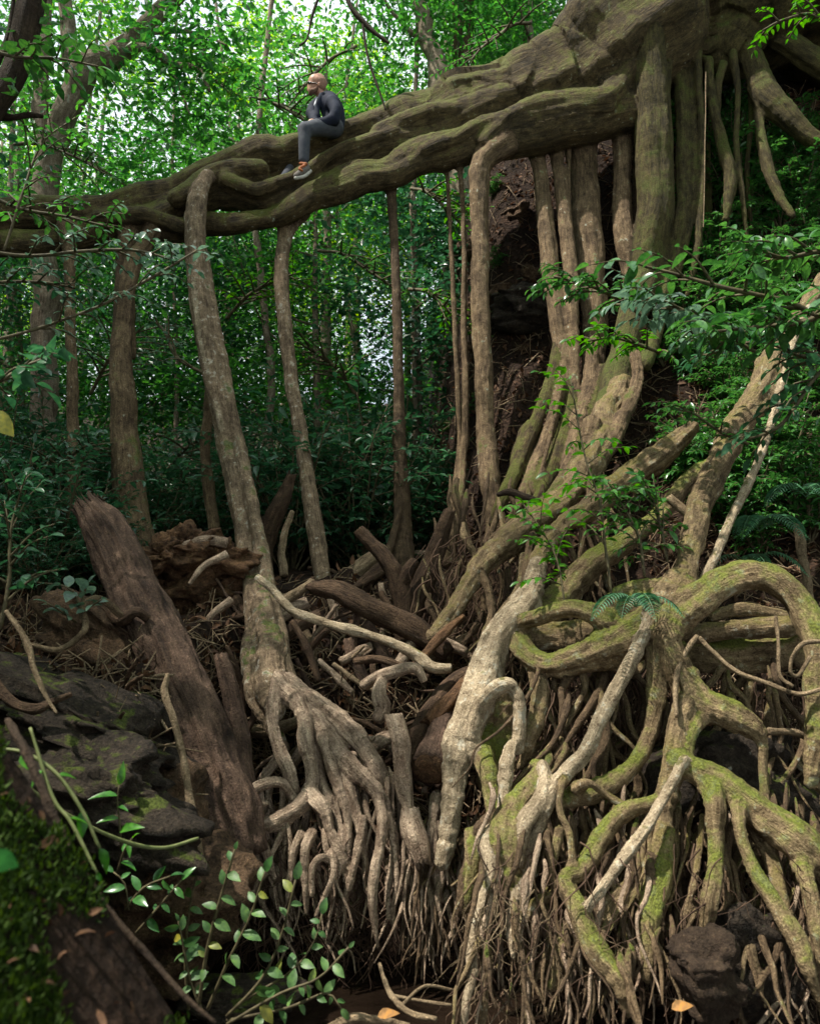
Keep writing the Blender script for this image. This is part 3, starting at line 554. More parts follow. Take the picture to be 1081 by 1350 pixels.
G3 = [
 ('root_base', [(334,740,20,9.1),(341,790,34,8.35),(346,830,42,7.75),(352,872,46,7.3),(358,905,44,7.05),(366,935,32,6.9)], 'propbase'),
 ('root_base', [(328,800,12,8.3),(330,845,22,7.7),(332,885,28,7.3),(338,915,34,7.1),(350,945,22,7.0),(372,985,18,6.9)], 'propbase'),
 (S_, [(362,895,30,7.1),(388,922,26,6.9),(414,948,26),(436,978,26,6.7),(456,1004,26),(476,1023,24,6.5),(494,1040,20),(508,1068,17,6.4),(518,1096,15),(519,1131,12,6.3),(512,1169,10),(512,1211,6,6.2)], 'tan'),
 (S_, [(380,895,26,7.1),(417,926,26,6.9),(448,952,28),(473,979,30,6.7),(494,1009,26,6.6),(503,1040,18),(510,1060,12)], 'tan'),
 (S_, [(392,925,22,6.85),(400,945,20,6.75),(401,975,20),(408,1006,18,6.6),(409,1035,18),(397,1060,20,6.45),(367,1082,22),(345,1090,18,6.4),(336,1100,13)], 'tan'),
 (S_, [(362,905,20,6.95),(361,950,18,6.8),(369,985,17),(381,1018,17,6.6),(390,1052,13)], 'tan'),
 (S_, [(388,1054,10,6.5),(370,1032,12),(345,1034,14,6.4),(325,1052,14),(317,1085,14,6.3),(320,1125,12),(324,1160,8)], 'tan'),
 (S_, [(350,1060,9,6.4),(334,1064,10,6.35),(330,1090,10),(338,1130,9,6.3),(336,1160,6)], 'tan'),
 (S_, [(409,1045,18,6.5),(427,1067,19,6.4),(434,1096,15),(447,1124,13,6.3),(460,1145,9)], 'tan'),
 (S_, [(430,972,18,6.7),(438,1010,15,6.55),(446,1040,13),(455,1070,11,6.4),(459,1105,9),(459,1155,6,6.3)], 'tan'),
 (S_, [(450,1008,18,6.6),(462,1045,15,6.45),(472,1085,13),(480,1128,10,6.3),(484,1150,7)], 'tan'),
 (S_, [(498,1050,14,6.4),(503,1080,15,6.25),(501,1110,14),(494,1146,14,6.15),(490,1183,13),(493,1221,9,6.1),(498,1248,4)], 'tan'),
 (S_, [(478,1080,12,6.35),(473,1105,11),(466,1138,10,6.25),(459,1166,11),(451,1190,5)], 'tan'),
 (S_, [(410,1100,16,6.4),(402,1120,14,6.25),(401,1150,12),(403,1178,9,6.2),(404,1205,5)], 'tan'),
 (S_, [(395,1100,12,6.4),(388,1120,11,6.3),(384,1148,10),(379,1185,6,6.2)], 'tan'),
 (S_, [(440,1135,10,6.3),(424,1131,11,6.2),(413,1145,10),(411,1180,6,6.15)], 'tan'),
 (S_, [(436,1125,12,6.3),(440,1150,9,6.2),(430,1178,8),(416,1208,5,6.1)], 'tan'),
 (S_, [(340,1090,13,6.4),(347,1115,13,6.3),(354,1135,12),(362,1158,6)], 'tan'),
 (S_, [(350,1150,10,6.3),(336,1168,10),(324,1190,9,6.2),(320,1225,5)], 'tan'),
 (S_, [(420,955,16,6.85),(418,990,15,6.7),(424,1030,13),(440,1062,12,6.5),(446,1095,9)], 'tan'),
 (S_, [(512,1075,9,6.3),(520,1120,8),(524,1165,9,6.2),(519,1205,6),(522,1240,3)], 'tan'),
 (S_, [(440,1055,10,6.5),(448,1090,9),(450,1130,8,6.3),(444,1160,5)], 'tan'),
 (S_, [(372,990,16,6.9),(360,1010,14,6.8),(344,1030,12)], 'tan'),
 (S_, [(575,1050,18,6.5),(570,1085,14),(566,1120,16,6.3),(574,1150,12),(578,1185,9,6.2),(570,1225,5)], 'tan'),
 (S_, [(592,1120,12,6.2),(586,1150,10),(578,1180,10),(582,1215,6,6.15),(576,1260,3)], 'tan'),
]
# the smaller hanging roots of the two tangles
rg = random.Random(11)
def straggle(x, y, wpx, d, length, lean=0.0, dep=-0.05, curl=12):
    pts = [(x-rg.uniform(-8, 8), y-18, wpx*.45, d+.12), (x, y, wpx, d)]; n = max(3, int(length/24)); vx = lean*10+rg.uniform(-3, 3)
    for i in range(1, n+1):
        vx = vx*0.75+rg.uniform(-curl, curl)*0.8+lean*4; x += vx; y += length/n*rg.uniform(0.75, 1.2)
        pts.append((x, y, wpx*(1-0.75*i/n), d+dep*i))
    return pts
FINE = []
def hang(G, n, k, gen):
    """k of the n hanging roots become parts of their own, the rest join the countless fine roots"""
    L = sorted([gen() for _ in range(n)], key=lambda e: -e[0][1][2])
    for pts, m in L[:k]: G.append(('hanging_root', pts, m))
    FINE.extend(L[k:])
hang(G3, 130, 34, lambda: ((lambda x, y: straggle(x, y, rg.uniform(4, 12), 6.75-0.0012*(y-900)+rg.uniform(-.15, .25), rg.uniform(60, 130), rg.uniform(-.1, .3)))(rg.uniform(312, 530), rg.uniform(1030, 1170)), 'tan'))
hang(G3, 110, 12, lambda: (straggle(rg.uniform(530, 625), rg.uniform(1090, 1200), rg.uniform(4, 9), 6.3+rg.uniform(-.1, .2), rg.uniform(60, 120), 0), rg.choice(['propdark', 'tan'])))
hang(G2, 300, 30, lambda: ((lambda x, y: straggle(x, y, rg.uniform(4, 12), 5.95-0.0030*(y-1000)+rg.uniform(-.2, .25), rg.uniform(70, 190), rg.uniform(-.5, .5)))(rg.uniform(630, 1075), rg.uniform(1050, 1270)), rg.choice(['web', 'prop', 'propdark', 'propdark', 'tan'])))
hang(G2, 150, 26, lambda: ((lambda x, y: straggle(x, y, rg.uniform(4, 15), 6.45-0.0022*(y-900)+rg.uniform(-.2, .35), rg.uniform(120, 260), rg.uniform(-.7, .7), curl=22))(rg.uniform(690, 1075), rg.uniform(860, 1080)), rg.choice(['propdark', 'prop', 'web'])))
hang(G2, 70, 10, lambda: ((lambda x, y: straggle(x, y, rg.uniform(4, 12), 8.9-0.003*(y-640)+rg.uniform(-.2, .4), rg.uniform(60, 160), rg.uniform(-.6, .3), curl=16))(rg.uniform(560, 800), rg.uniform(640, 850)), rg.choice(['propdark', 'prop', 'web'])))
def ent(G, wob=0.4): return [(n, trace([(q[0], q[1], q[2]*(.84 if q[1] < 790 and n in (S_, 'buttress_root') else .88 if n == 'root_base' else .95), *q[3:]) for q in p], wob=wob, seed=i), m) for i, (n, p, m) in enumerate(G)]
fused_parts([e for e in [(n, trace([(q[0], q[1], q[2]*((1.0 if p[0][0] > 700 else .74 if m == 'propbase' else .84) if n == A_ else .9 if n == 'trunk_root' else 1), *q[3:]) for q in p], wob=.34 if n == B_ else .16, seed=i), m) for i, (n, p, m) in enumerate(G1)]], 0.024, 0.036, TREE, M, flute=0.13, lump=0.05)
fused_parts(ent(G2), 0.0115, 0.010, TREE, M, flute=0.16, lump=0.12)
fused_parts(ent(G3), 0.009, 0.007, TREE, M, flute=0.18, lump=0.12)

# ---------------------------------------------------------------- fine root hair (countless)
for mkey in ('tan', 'propdark', 'prop', 'web', 'pole', 'webmoss'):
    Rs = [trace(p, step=.04, wob=.5, seed=i) for i, (p, m) in enumerate(FINE) if m == mkey]
    if Rs: tubes_obj('fine_roots', Rs, M[mkey], TREE, 8, .25)['kind'] = 'stuff'
def hair(n, fx, seed, wpx=(1.2, 3.2)):
    r_ = random.Random(seed); Rs = []
    for i in range(n):
        x, y, d, L, lean = fx(r_); w0 = r_.uniform(*wpx); m = 6; pts = []; vx = r_.uniform(-2, 2)+lean
        for k in range(m+1):
            pts.append((x, y, max(0.7, w0*(1-0.7*k/m)), d-0.01*k)); vx = vx*.8+r_.uniform(-9, 9); x += vx; y += L/m*r_.uniform(.5, 1.3)
        R = np.array([[*at(a, b, q), pxr(w_, q)] for a, b, w_, q in pts]); Rs.append(cr(R, 0.05))
    V, Q, T, G = join([tube(R, 3, 0, False, i % 40) for i, R in enumerate(Rs)])
    return mk('root_hair', V, Q, M['hair'], TREE, G)
h1 = hair(600, lambda r: (r.uniform(320, 610), r.uniform(1100, 1230), r.uniform(6.3, 6.75), r.uniform(40, 110), 0), 1); h1['kind'] = 'stuff'
h2 = hair(280, lambda r: (r.uniform(620, 1085), r.uniform(1110, 1300), r.uniform(5.0, 5.7), r.uniform(40, 120), r.uniform(-6, 6)), 2); h2['kind'] = 'stuff'
h3 = hair(380, lambda r: (r.uniform(700, 1070), r.uniform(880, 1000), r.uniform(6.3, 6.9), r.uniform(60, 150), r.uniform(-6, 6)), 3); h3['kind'] = 'stuff'
h5 = hair(60, lambda r: (r.uniform(610, 790), r.uniform(1170, 1310), r.uniform(5.0, 5.5), r.uniform(40, 90), r.uniform(-7, 7)), 7, (1.0, 3.6)); h5['kind'] = 'stuff'; h5.data.materials[0] = M['stick']
h4 = hair(250, lambda r: (r.uniform(560, 720), r.uniform(700, 860), r.uniform(8.2, 9), r.uniform(40, 110), r.uniform(-9, 9)), 4); h4['kind'] = 'stuff'

# ---------------------------------------------------------------- dead wood
def log(name, label, cat, pts, mat, group=None, jag=(0, 0), sides=20, rough=0.25, cut=None, wob=0.3, kids=()):
    R = trace(pts, step=max(.012, pxr(max(p[2] for p in pts), 6.5)*.22), wob=wob, seed=len(label)); o0 = R[0, :3].copy()
    V, Q, T, G = tube(R, sides, rough, True, len(label) % 17)
    n = len(R); Tn, A, B = frames(R[:, :3]); rr = np.random.default_rng(len(label))
    for e, (row, sg) in enumerate(((0, -1), (n-1, 1))):
        if jag[e]: V[row*sides:(row+1)*sides] += (Tn[row]*sg)*(rr.random(sides)[:, None]*jag[e]*R[row, 3])
    V = V+vnormals(V, np.vstack([Q, np.hstack([T, T[:, 2:3]])]))*(R[:, 3].mean()*(.13*fbm(G*np.array([26, 26, 30]), 4, 4)+.07*vnoise(V/(R[:, 3].mean()*1.1), 6)))[:, None]
    V0 = Vector(o0)
    if cut is None and not kids:
        o = mk(name, V, Q, mat, None, G, T, origin=o0); return tag(o, label, cat, group)
    t = thing(name, V0, label, cat, group); mk('bark', V, Q, mat, t, G, T)
    if cut is not None:
        e = cut; P = R[0 if e == 0 else -1]; tn = Tn[0 if e == 0 else -1]*(-1 if e == 0 else 1); th = np.arange(20)/20*2*np.pi
        a, b = A[0 if e == 0 else -1], B[0 if e == 0 else -1]; rings = []
        for q in (1.02, .75, .4): rings.append(P[:3]+tn*(P[3]*(.3 if q < 1 else .0)+.002)+(a*np.cos(th)[:, None]+b*np.sin(th)[:, None])*P[3]*q*.98)
        Vv = np.vstack(rings+[P[None, :3]+tn*P[3]*.3]); j = np.arange(20); k = (j+1) % 20
        Qq = np.vstack([np.stack([r*20+j, r*20+k, (r+1)*20+k, (r+1)*20+j], 1) for r in (0, 1)]); Tt = np.stack([40+j, 40+k, np.full(20, 60)], 1)
        mk('cut_face', Vv, Qq, M['rot'], t, Vv, Tt)
    for kn, kp, km in kids: tubes_obj(kn, [trace(kp, wob=.3)], km, t, 8)
    return t
log('leaning_log', 'broad broken log leaning across the left bank with a jagged rotten top', 'log', [(122,674,38,7.6),(142,700,54,7.5),(175,770,64,7.2),(212,850,72,6.9),(245,930,76,6.6),(275,1010,80,6.4),(302,1075,80,6.25),(320,1130,64,6.15)], M['deadlog'], jag=(1.3, 0), sides=90, rough=0.16, wob=.05, kids=[('branch_stub', [(196,815,12,6.75),(180,806,14,6.7),(160,816,16,6.75),(142,800,14,6.9),(120,790,10,7.1)], M['darklog'])])
log('dead_log', 'thin upright grey log standing right of the broad leaning log', 'log', [(294,868,18,6.75),(303,900,24,6.7),(312,940,25,6.65),(316,985,28,6.6),(326,1045,30,6.5)], M['deadlog'], jag=(.8, 0), sides=16)
log('dead_log', 'dark hollow-ended log lying across the middle of the debris pile', 'log', [(418,776,22,8.3),(445,782,30,8.2),(480,797,32,8.1),(520,815,30,8.05),(560,835,28,8.0),(590,860,20,7.9)], M['darklog'], jag=(1.0, .3), sides=18)
log('dead_log', 'dark log leaning upright right of the forked stump', 'log', [(590,676,14,8.9),(578,705,22,8.85),(566,745,26,8.8),(550,790,30,8.7),(535,835,30,8.6)], M['darklog'], jag=(.6, .2))
log('forked_stump', 'forked dark stump with its left arm reaching up in the debris pile', 'stump', [(474,700,12,8.7),(490,718,16,8.65),(510,738,20,8.6),(525,760,26,8.6),(530,800,26,8.6),(532,850,28,8.5)], M['darklog'], jag=(.4, .2), kids=[('branch', [(548,738,14,8.55),(540,750,18,8.55),(528,772,24,8.6)], M['darklog'])])
log('dead_log', 'smooth grey log lying behind the forked stump', 'log', [(440,785,22,9.6),(465,762,24,9.7),(490,740,22,9.8),(505,722,16,9.9)], M['stick'])
log('dead_log', 'curved brown log behind the dark hollow-ended log', 'log', [(455,800,16,9.2),(480,772,20,9.3),(502,748,18,9.4),(515,755,14,9.4)], M['darklog'])
log('dead_log', 'dark rotten snag standing behind the big leaning aerial root', 'snag', [(382,628,10,10.4),(372,650,20,10.4),(360,680,26,10.4),(352,715,26,10.4),(350,760,24,10.3)], M['darklog'], jag=(1.5, 0), rough=.5)
log('dead_stick', 'reddish stick standing beside the dark rotten snag', 'stick', [(386,674,6,9.6),(376,700,9,9.6),(372,730,10,9.6),(376,760,12,9.5)], M['stick'])
log('dead_branch', 'long bent pale branch lying across the debris pile', 'branch', [(340,760,8,7.3),(362,778,10,7.25),(385,802,12,7.2),(420,818,12,7.15),(465,832,12,7.1),(510,845,12,7.05),(545,862,14,7.0),(572,880,14,6.95),(594,882,12,6.95)], M['pole'])
log('dead_log', 'grey vertical log ending in a worn tip below the debris pile', 'log', [(520,945,24,6.5),(526,975,26,6.45),(528,1010,24,6.4),(533,1045,22,6.35),(538,1072,18,6.3)], M['tan'], jag=(.4, .2))
log('dead_log', 'short splintered log hanging over the dark hollow', 'log', [(540,1068,22,6.3),(543,1090,28,6.25),(549,1112,28,6.2),(556,1134,20,6.15)], M['tan'], jag=(.2, 1.2))
log('sawn_log', 'thick log with a round broken brown end above the dark hollow', 'log', [(612,900,26,7.3),(596,935,40,7.0),(580,980,48,6.65),(566,1014,50,6.4)], M['deadlog'], cut=1, wob=.05, sides=24, jag=(0, .1))
log('dead_log', 'brown log lying under the big pale pillar root', 'log', [(640,880,22,7.3),(600,905,26,7.1),(568,945,28,6.9),(545,985,24,6.8),(535,1010,16,6.7)], M['darklog'])
log('dead_log', 'orange splintered log lying against the thick sawn log', 'log', [(618,895,12,6.9),(590,930,24,6.8),(568,955,22,6.75)], M['rot'], jag=(1, 1), rough=.5)
log('dead_branch', 'twisted grey branch above the grey vertical log', 'branch', [(480,905,14,6.9),(500,892,16,6.8),(525,885,16,6.75),(548,880,12,6.7),(560,898,8,6.7)], M['tan'], kids=[('branch', [(505,892,14,6.8),(500,915,20,6.7),(505,935,22,6.65),(497,950,16,6.6)], M['tan'])])
log('dead_branch', 'pale split branch standing in the debris beside the buttress root', 'branch', [(612,812,7,7.6),(590,832,12,7.5),(565,858,12,7.4),(545,880,10,7.3)], M['rot'])
log('dead_branch', 'grey branch lying below the long bent pale branch', 'branch', [(468,872,9,7.1),(500,868,10,7.0),(530,880,10,7.0),(565,895,10,6.95)], M['darklog'])
log('dead_pole', 'long thin pale pole standing against the broad leaning log', 'pole', [(222,888,5,6.0),(218,915,8,5.95),(232,955,9,5.85),(243,1005,10,5.75),(252,1060,11,5.65),(262,1110,11,5.55),(264,1170,10,5.5),(263,1240,9,5.45),(262,1320,9,5.4)], M['stick'])
log('dead_branch', 'dark curved branch on the rocks at far left', 'branch', [(-10,895,12,5.4),(15,925,14,5.3),(45,935,14,5.3),(70,925,10,5.35),(95,915,6,5.4)], M['darklog'])
log('dead_branch', 'bent grey branch arching over the dark hollow at left', 'branch', [(40,850,6,6.1),(80,855,7,6.2),(112,830,8,6.2),(108,800,9,6.3),(130,790,10,6.4),(160,812,9,6.6)], M['stick'])
log('dead_branch', 'thin brown branch slanting down the left bank', 'branch', [(8,805,6,5.3),(35,845,7,5.25),(45,880,7,5.2),(60,915,6,5.15),(75,940,4,5.1)], M['stick'])
log('dead_branch', 'short mossy brown branch in the left foreground', 'branch', [(12,950,10,3.1),(35,990,11,3.0),(65,1060,12,2.9),(90,1120,14,2.85),(105,1160,12,2.8)], M['darktrunk'])
log('dead_branch', 'thin branch lying along the mossy slope to the water', 'branch', [(110,1150,8,2.9),(150,1210,8,2.85),(200,1265,7,2.8),(240,1310,6,2.75),(285,1350,5,2.7)], M['darktrunk'])
log('stranded_branch', 'pale forked branch standing in the stream', 'branch', [(500,1270,4,5.5),(515,1310,7,5.2),(540,1335,8,5.0),(575,1345,7,4.9)], M['stick'], kids=[('branch', [(515,1312,5,5.2),(560,1320,4,5.1),(595,1325,4,5.0)], M['stick']), ('branch', [(530,1325,5,5.1),(560,1300,4,5.2),(598,1306,4,5.3)], M['stick'])])
log('stranded_branch', 'brown branch lying in the water at the bottom edge', 'branch', [(430,1356,8,4.7),(465,1342,12,4.75),(500,1345,10,4.8),(540,1352,6,4.8)], M['stick'])
for i, (x, y, dx, dy, wd, d) in enumerate([(985,570,60,-120,10,8.5),(1052,690,18,110,12,7.3),(880,655,50,40,12,7.2)]):
    log('fallen_branch', ['thin branch lying up the slope behind the right trunk', 'broken upright stick on the right edge of the slope', 'short pinkish stick beside the right trunk'][i], 'branch', [(x, y, wd, d), (x+dx*.5, y+dy*.5, wd, d-.05), (x+dx, y+dy, wd*.7, d-.1)], M['stick'])
rg = random.Random(5)
for i in range(88):
    x = rg.uniform(300, 650); y = rg.uniform(725, 1020); h = hit(x, y)
    if h is None: continue
    d = h[1]-rg.uniform(.1, .45); L = rg.uniform(30, 95); a = rg.uniform(-1.2, 1.2)+(math.pi/2 if rg.random() < .45 else 0); wd = rg.choice([4, 5, 7, 10, 14, 18])
    c_, s_ = math.cos(a)*L, math.sin(a)*L
    log('dead_branch', 'broken dead branch jumbled in the debris pile '+(zs := 'near the big leaning root' if x < 400 else 'below the forked stump' if x < 520 else 'left of the pale pillar root'), 'branch', [(x-c_*.5, y-s_*.5, wd*.8, d+.1), (x+rg.uniform(-8, 8), y+rg.uniform(-8, 8), wd, d), (x+c_*.5, y+s_*.5, wd*.7, d-.1)], M[rg.choice(['tan', 'stick', 'darklog', 'deadlog'])], group='dead branches '+zs, jag=(.5, .5), sides=9)
for i in range(20):
    x = rg.uniform(0, 300); y = rg.uniform(780, 960); h = hit(x, y, 3.5)
    if h is None: continue
    d = h[1]-rg.uniform(.05, .3); L = rg.uniform(30, 90); a = rg.uniform(-1.4, 1.4); wd = rg.choice([2, 3, 4, 6]); c_, s_ = math.cos(a)*L, math.sin(a)*L
    log('dead_stick', 'thin dry stick lying on the rocky left bank', 'stick', [(x-c_*.5, y-s_*.5, wd*.8, d+.1), (x+rg.uniform(-8, 8), y+rg.uniform(-8, 8), wd, d), (x+c_*.5, y+s_*.5, wd*.7, d-.1)], M[rg.choice(['stick', 'darklog'])], group='dry sticks on the left bank', sides=6)

# ---------------------------------------------------------------- rocks
import bmesh
def rock(name, label, px, py, d, size, sq=(1, 1, .6), mat='rock', group=None, strata=0.5, seed=0, sub=5, tilt=0.0, disp=0.45):
    bm = bmesh.new(); bmesh.ops.create_icosphere(bm, subdivisions=sub, radius=1.0); V = np.array([v.co[:] for v in bm.verts]); T = np.array([[v.index for v in f.verts] for f in bm.faces]); bm.free()
    n = V.copy(); r = 1+disp*fbm(n*1.3+seed*5.1, 4, seed); V = np.sign(V)*np.abs(V)**0.8*r[:, None]
    if strata: z = V[:, 2]+.25*V[:, 0]; q = np.floor(z*5+vnoise(n*2, 3)*.6)/5; V += n*np.array([1, 1, 0])*(strata*0.3*_h(np.floor(z*5+vnoise(n*2, 3)*.6).astype(int), 0*T[:1, 0].repeat(len(V)), 0*T[:1, 0].repeat(len(V)), seed))[:, None]
    V += n*(0.03*fbm(n*9, 2, 2))[:, None]
    V *= np.array(sq)*size; ca, sa = math.cos(tilt), math.sin(tilt); V = np.stack([V[:, 0]*ca-V[:, 2]*sa, V[:, 1], V[:, 0]*sa+V[:, 2]*ca], 1)
    c = at(px, py, d)
    return tag(mk(name, V+c, None, M[mat], None, V, T, origin=c), label, 'rock', group)
rock('rock_ledge', 'dark layered shale ledge on the left bank, topmost', 75, 925, 6.3, .5, (1.2, .8, .42), seed=1, tilt=-.25)
rock('rock_ledge', 'dark layered shale ledge below the topmost ledge at left', 120, 990, 5.9, .5, (1.0, .8, .5), seed=2, tilt=-.3)
rock('rock_ledge', 'wet brown rock face beside the long pale pole', 195, 1085, 6.0, .36, (.9, .7, .8), 'rock_brown', seed=3)
rock('rock_ledge', 'brown rock at the water under the oval-leaved shrub', 185, 1200, 5.6, .42, (1.0, .8, .8), 'rock_brown', seed=4)
rock('rock_ledge', 'dark rock behind the thin vines at left', 110, 1060, 5.2, .42, (1.1, .7, .6), seed=5, tilt=-.1)
rock('boulder', 'brown broken rock under the branch arching over the hollow', 140, 860, 7.0, .3, (1.2, .7, .7), 'rock_brown', seed=6, tilt=-.5)
o_ = rock('charred_stump', 'dark charred stump end among the roots at lower right', 932, 1285, 4.85, .155, (.95, .9, 1.15), 'darktrunk', seed=41, strata=.5, disp=.3, tilt=.2); o_['category'] = 'stump'
rock('boulder', 'flat grey slab leaning behind the charred stump', 985, 1262, 5.25, .3, (.9, .6, .75), 'rock', seed=7, strata=0, tilt=-.5)
rock('boulder', 'dark boulder under the arching roots at right', 975, 1035, 6.3, .38, (1.1, .8, .8), seed=8, strata=.2)
rock('boulder', 'small wet stone in the stream at left', 315, 1318, 5.55, .2, (1.5, .9, .35), seed=9, strata=0)
rock('boulder', 'mossy stone on the slope between the aerial roots', 700, 410, 12.6, .42, (1, .7, .6), 'rock', seed=10)
rg = random.Random(8)
for i in range(34):
    if i < 24: x = rg.uniform(545, 720); y = rg.uniform(240, 680)
    else: x = rg.uniform(860, 1070); y = rg.uniform(440, 700)
    h = hit(x, y)
    if h: rock('boulder', 'dark stone bedded in the soil slope behind the roots', x, y, h[1]+.1, rg.uniform(.08, .24), (1, .8, rg.uniform(.45, .8)), 'rock_brown', 'stones in the slope', seed=20+i, sub=4, tilt=rg.uniform(-.5, .5))
c0 = thing('rotten_stump', Vector(at(255, 760, 8.6)), 'crumbling orange-brown rotten stump behind the broad leaning log', 'stump')
for i, (x, y, s_) in enumerate([(215,735,.26),(250,722,.24),(285,740,.3),(245,780,.34),(290,790,.34),(315,770,.25)]):
    bm = bmesh.new(); bmesh.ops.create_icosphere(bm, subdivisions=5, radius=1.0); V = np.array([v.co[:] for v in bm.verts]); T = np.array([[v.index for v in f.verts] for f in bm.faces]); bm.free()
    V = V*(1+.5*fbm(V*1.6+i*3, 3, i)+.22*fbm(V*6, 3, 7))[:, None]*np.array([s_, s_*.8, s_*.6])
    mk('rotten_wood', V+at(x, y, 8.5+.1*i), None, M['rot'], c0, V, T)
tubes_obj('stump_root', [trace([(300,715,16,8.5),(270,712,14),(240,720,8,8.4)], wob=.3), trace([(300,730,12,8.3),(270,745,9),(250,770,5,8.1)], wob=.3), trace([(305,790,12,8),(275,815,9),(262,850,4,7.8)], wob=.3)], M['tan'], c0)

# ---------------------------------------------------------------- forest
def tree_proto(seed, H, crown_r, crown_z0, nleaf, leafL, leafmt, trunk_r=0.16, barkm='fartrunk', lean=0.0, spread=1.0, cl=0.55):
    """one tree in local coordinates: tapered trunk with limbs, crown of leaf clusters at the twig ends"""
    r_ = np.random.default_rng(seed); t = bpy.data.objects.new('forest_tree', None); col().objects.link(t)
    top = np.array([lean*H, 0, H*0.93]); n = 9; u = np.linspace(0, 1, n)
    P = np.stack([lean*H*u+np.cumsum(r_.normal(0, .04*H/14, n)), np.cumsum(r_.normal(0, .04*H/14, n)), u*H*.93-.4], 1)
    R = [np.column_stack([P, trunk_r*(1-.8*u)*(1+.5*np.exp(-u*14))])]; R[0] = cr(R[0], .5); ends = []
    for i in range(11):
        z = crown_z0+(H*.93-crown_z0)*(i+.5)/11; b = np.array([np.interp(z, P[:, 2], P[:, 0]), np.interp(z, P[:, 2], P[:, 1]), z])
        az = r_.uniform(0, 6.28); L = crown_r*spread*r_.uniform(.6, 1.1)*(1-.45*abs(2*(i+.5)/11-.8)); dv = np.array([math.cos(az), math.sin(az), r_.uniform(.1, .7)])
        e = b+dv*L; m = (b+e)/2+np.array([0, 0, -.1*L])+r_.normal(0, .12, 3); rr = trunk_r*.32*(1-.5*i/11)
        R.append(cr(np.array([[*b, rr], [*m, rr*.6], [*e, rr*.2]]), .4)); ends += [e, (e+m)/2+r_.normal(0, .2, 3)]
        for k in range(4):
            s = b+(e-b)*r_.uniform(.35, .9); d2 = dv*.5+r_.normal(0, .6, 3); e2 = s+d2*L*.5; R.append(np.array([[*s, rr*.35], [*((s+e2)/2+r_.normal(0, .06, 3)), rr*.2], [*e2, rr*.1]])); ends += [e2, (s+e2)/2]
    tubes_obj('trunk', R, M[barkm], t, 7, .1)
    E_ = np.array(ends); wt = r_.uniform(0, 1, len(E_))**3.5; k = r_.choice(len(E_), nleaf, p=wt/wt.sum()); C = E_[k]+r_.normal(size=(nleaf, 3))*np.array([cl, cl, cl*.5])*(.5+wt[k])[:, None]
    D = r_.normal(size=(nleaf, 3)); D[:, 2] = D[:, 2]*.4-.2; N = r_.normal(size=(nleaf, 3))*.7; N[:, 2] += 1
    L = leafL*r_.uniform(.6, 1.25, nleaf)
    V, Q, T = leaves(C, D, N, L, L*.55, 'kite'); mk('crown', V, Q, M[leafmt], t, T=T if len(T) else None, smooth=False)
    return t
def zone(P, high=False):
    px = proj(np.array(P))[0]
    if high: return 'left of the forked tree' if px < 60 else 'between the forked tree and the man' if px < 380 else 'behind the man' if px < 500 else 'right of the man'
    return 'left of the first aerial root' if px < 80 else 'between the two leftmost aerial roots' if px < 170 else 'left of the big leaning aerial root' if px < 300 else 'right of the big leaning aerial root' if px < 380 else 'between the two middle aerial roots' if px < 525 else 'right of the middle aerial roots'
def place(o, x, y, s, rz, label, group, name=None, first=set()):
    if o.name in first or o.get('used'): c = copy_tree(o)
    else: c = o; o['used'] = 1
    z = float(HT(np.array([x]), np.array([y]))[0]); c.location = (x, y, z-.1); c.scale = (s, s, s); c.rotation_euler = (0, 0, rz)
    tag(c, label, 'tree', group); return c
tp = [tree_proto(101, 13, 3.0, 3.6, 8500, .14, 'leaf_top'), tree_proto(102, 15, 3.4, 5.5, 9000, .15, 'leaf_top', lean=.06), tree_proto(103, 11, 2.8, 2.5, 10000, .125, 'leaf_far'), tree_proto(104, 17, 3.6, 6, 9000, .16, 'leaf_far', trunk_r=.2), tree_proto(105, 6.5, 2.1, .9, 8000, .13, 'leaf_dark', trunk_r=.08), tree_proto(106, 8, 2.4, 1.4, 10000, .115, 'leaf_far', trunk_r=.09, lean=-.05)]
rg = random.Random(21)
rows = [(14.0, [(-7.4, 4), (-5.3, 5), (-3.4, 4), (-1.7, 5), (.3, 4), (1.9, 5)]), (17, [(-8.6, 2), (-6.2, 5), (-4.0, 2), (-1.6, 2), (.8, 5), (2.6, 2)]), (22, [(-11.5, 2), (-8.2, 5), (-5, 2), (-2.6, 5), (0, 2), (2.4, 5)]), (29, [(-14, 5), (-9, 2), (-4.5, 5), (-.5, 2), (3.5, 5)]), (20, [(-8.8, 1), (-1.6, 0), (2.8, 3)]), (26, [(-12, 0), (-4.2, 1), (3.4, 1)]), (34, [(-18, 3), (-3, 3), (5, 1)])]
TL = {0: 'tall bright-green forest tree', 1: 'tall bright-green leaning tree', 2: 'mid-height leafy tree', 3: 'very tall green tree', 4: 'low dark-leaved tree', 5: 'mid-height slender tree'}
TG = {0: 'tall forest trees', 1: 'tall forest trees', 3: 'tall forest trees', 2: 'mid-height forest trees', 5: 'mid-height forest trees', 4: 'low understory trees'}
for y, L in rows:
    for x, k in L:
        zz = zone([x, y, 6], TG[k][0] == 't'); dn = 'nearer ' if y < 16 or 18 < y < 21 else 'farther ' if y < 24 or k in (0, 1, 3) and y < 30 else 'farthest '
        place(tp[k], x+rg.uniform(-.4, .4), y+rg.uniform(-.6, .8), rg.uniform(.9, 1.15), rg.uniform(0, 6.28), dn+TL[k]+' '+zz, TG[k]+' '+zz)

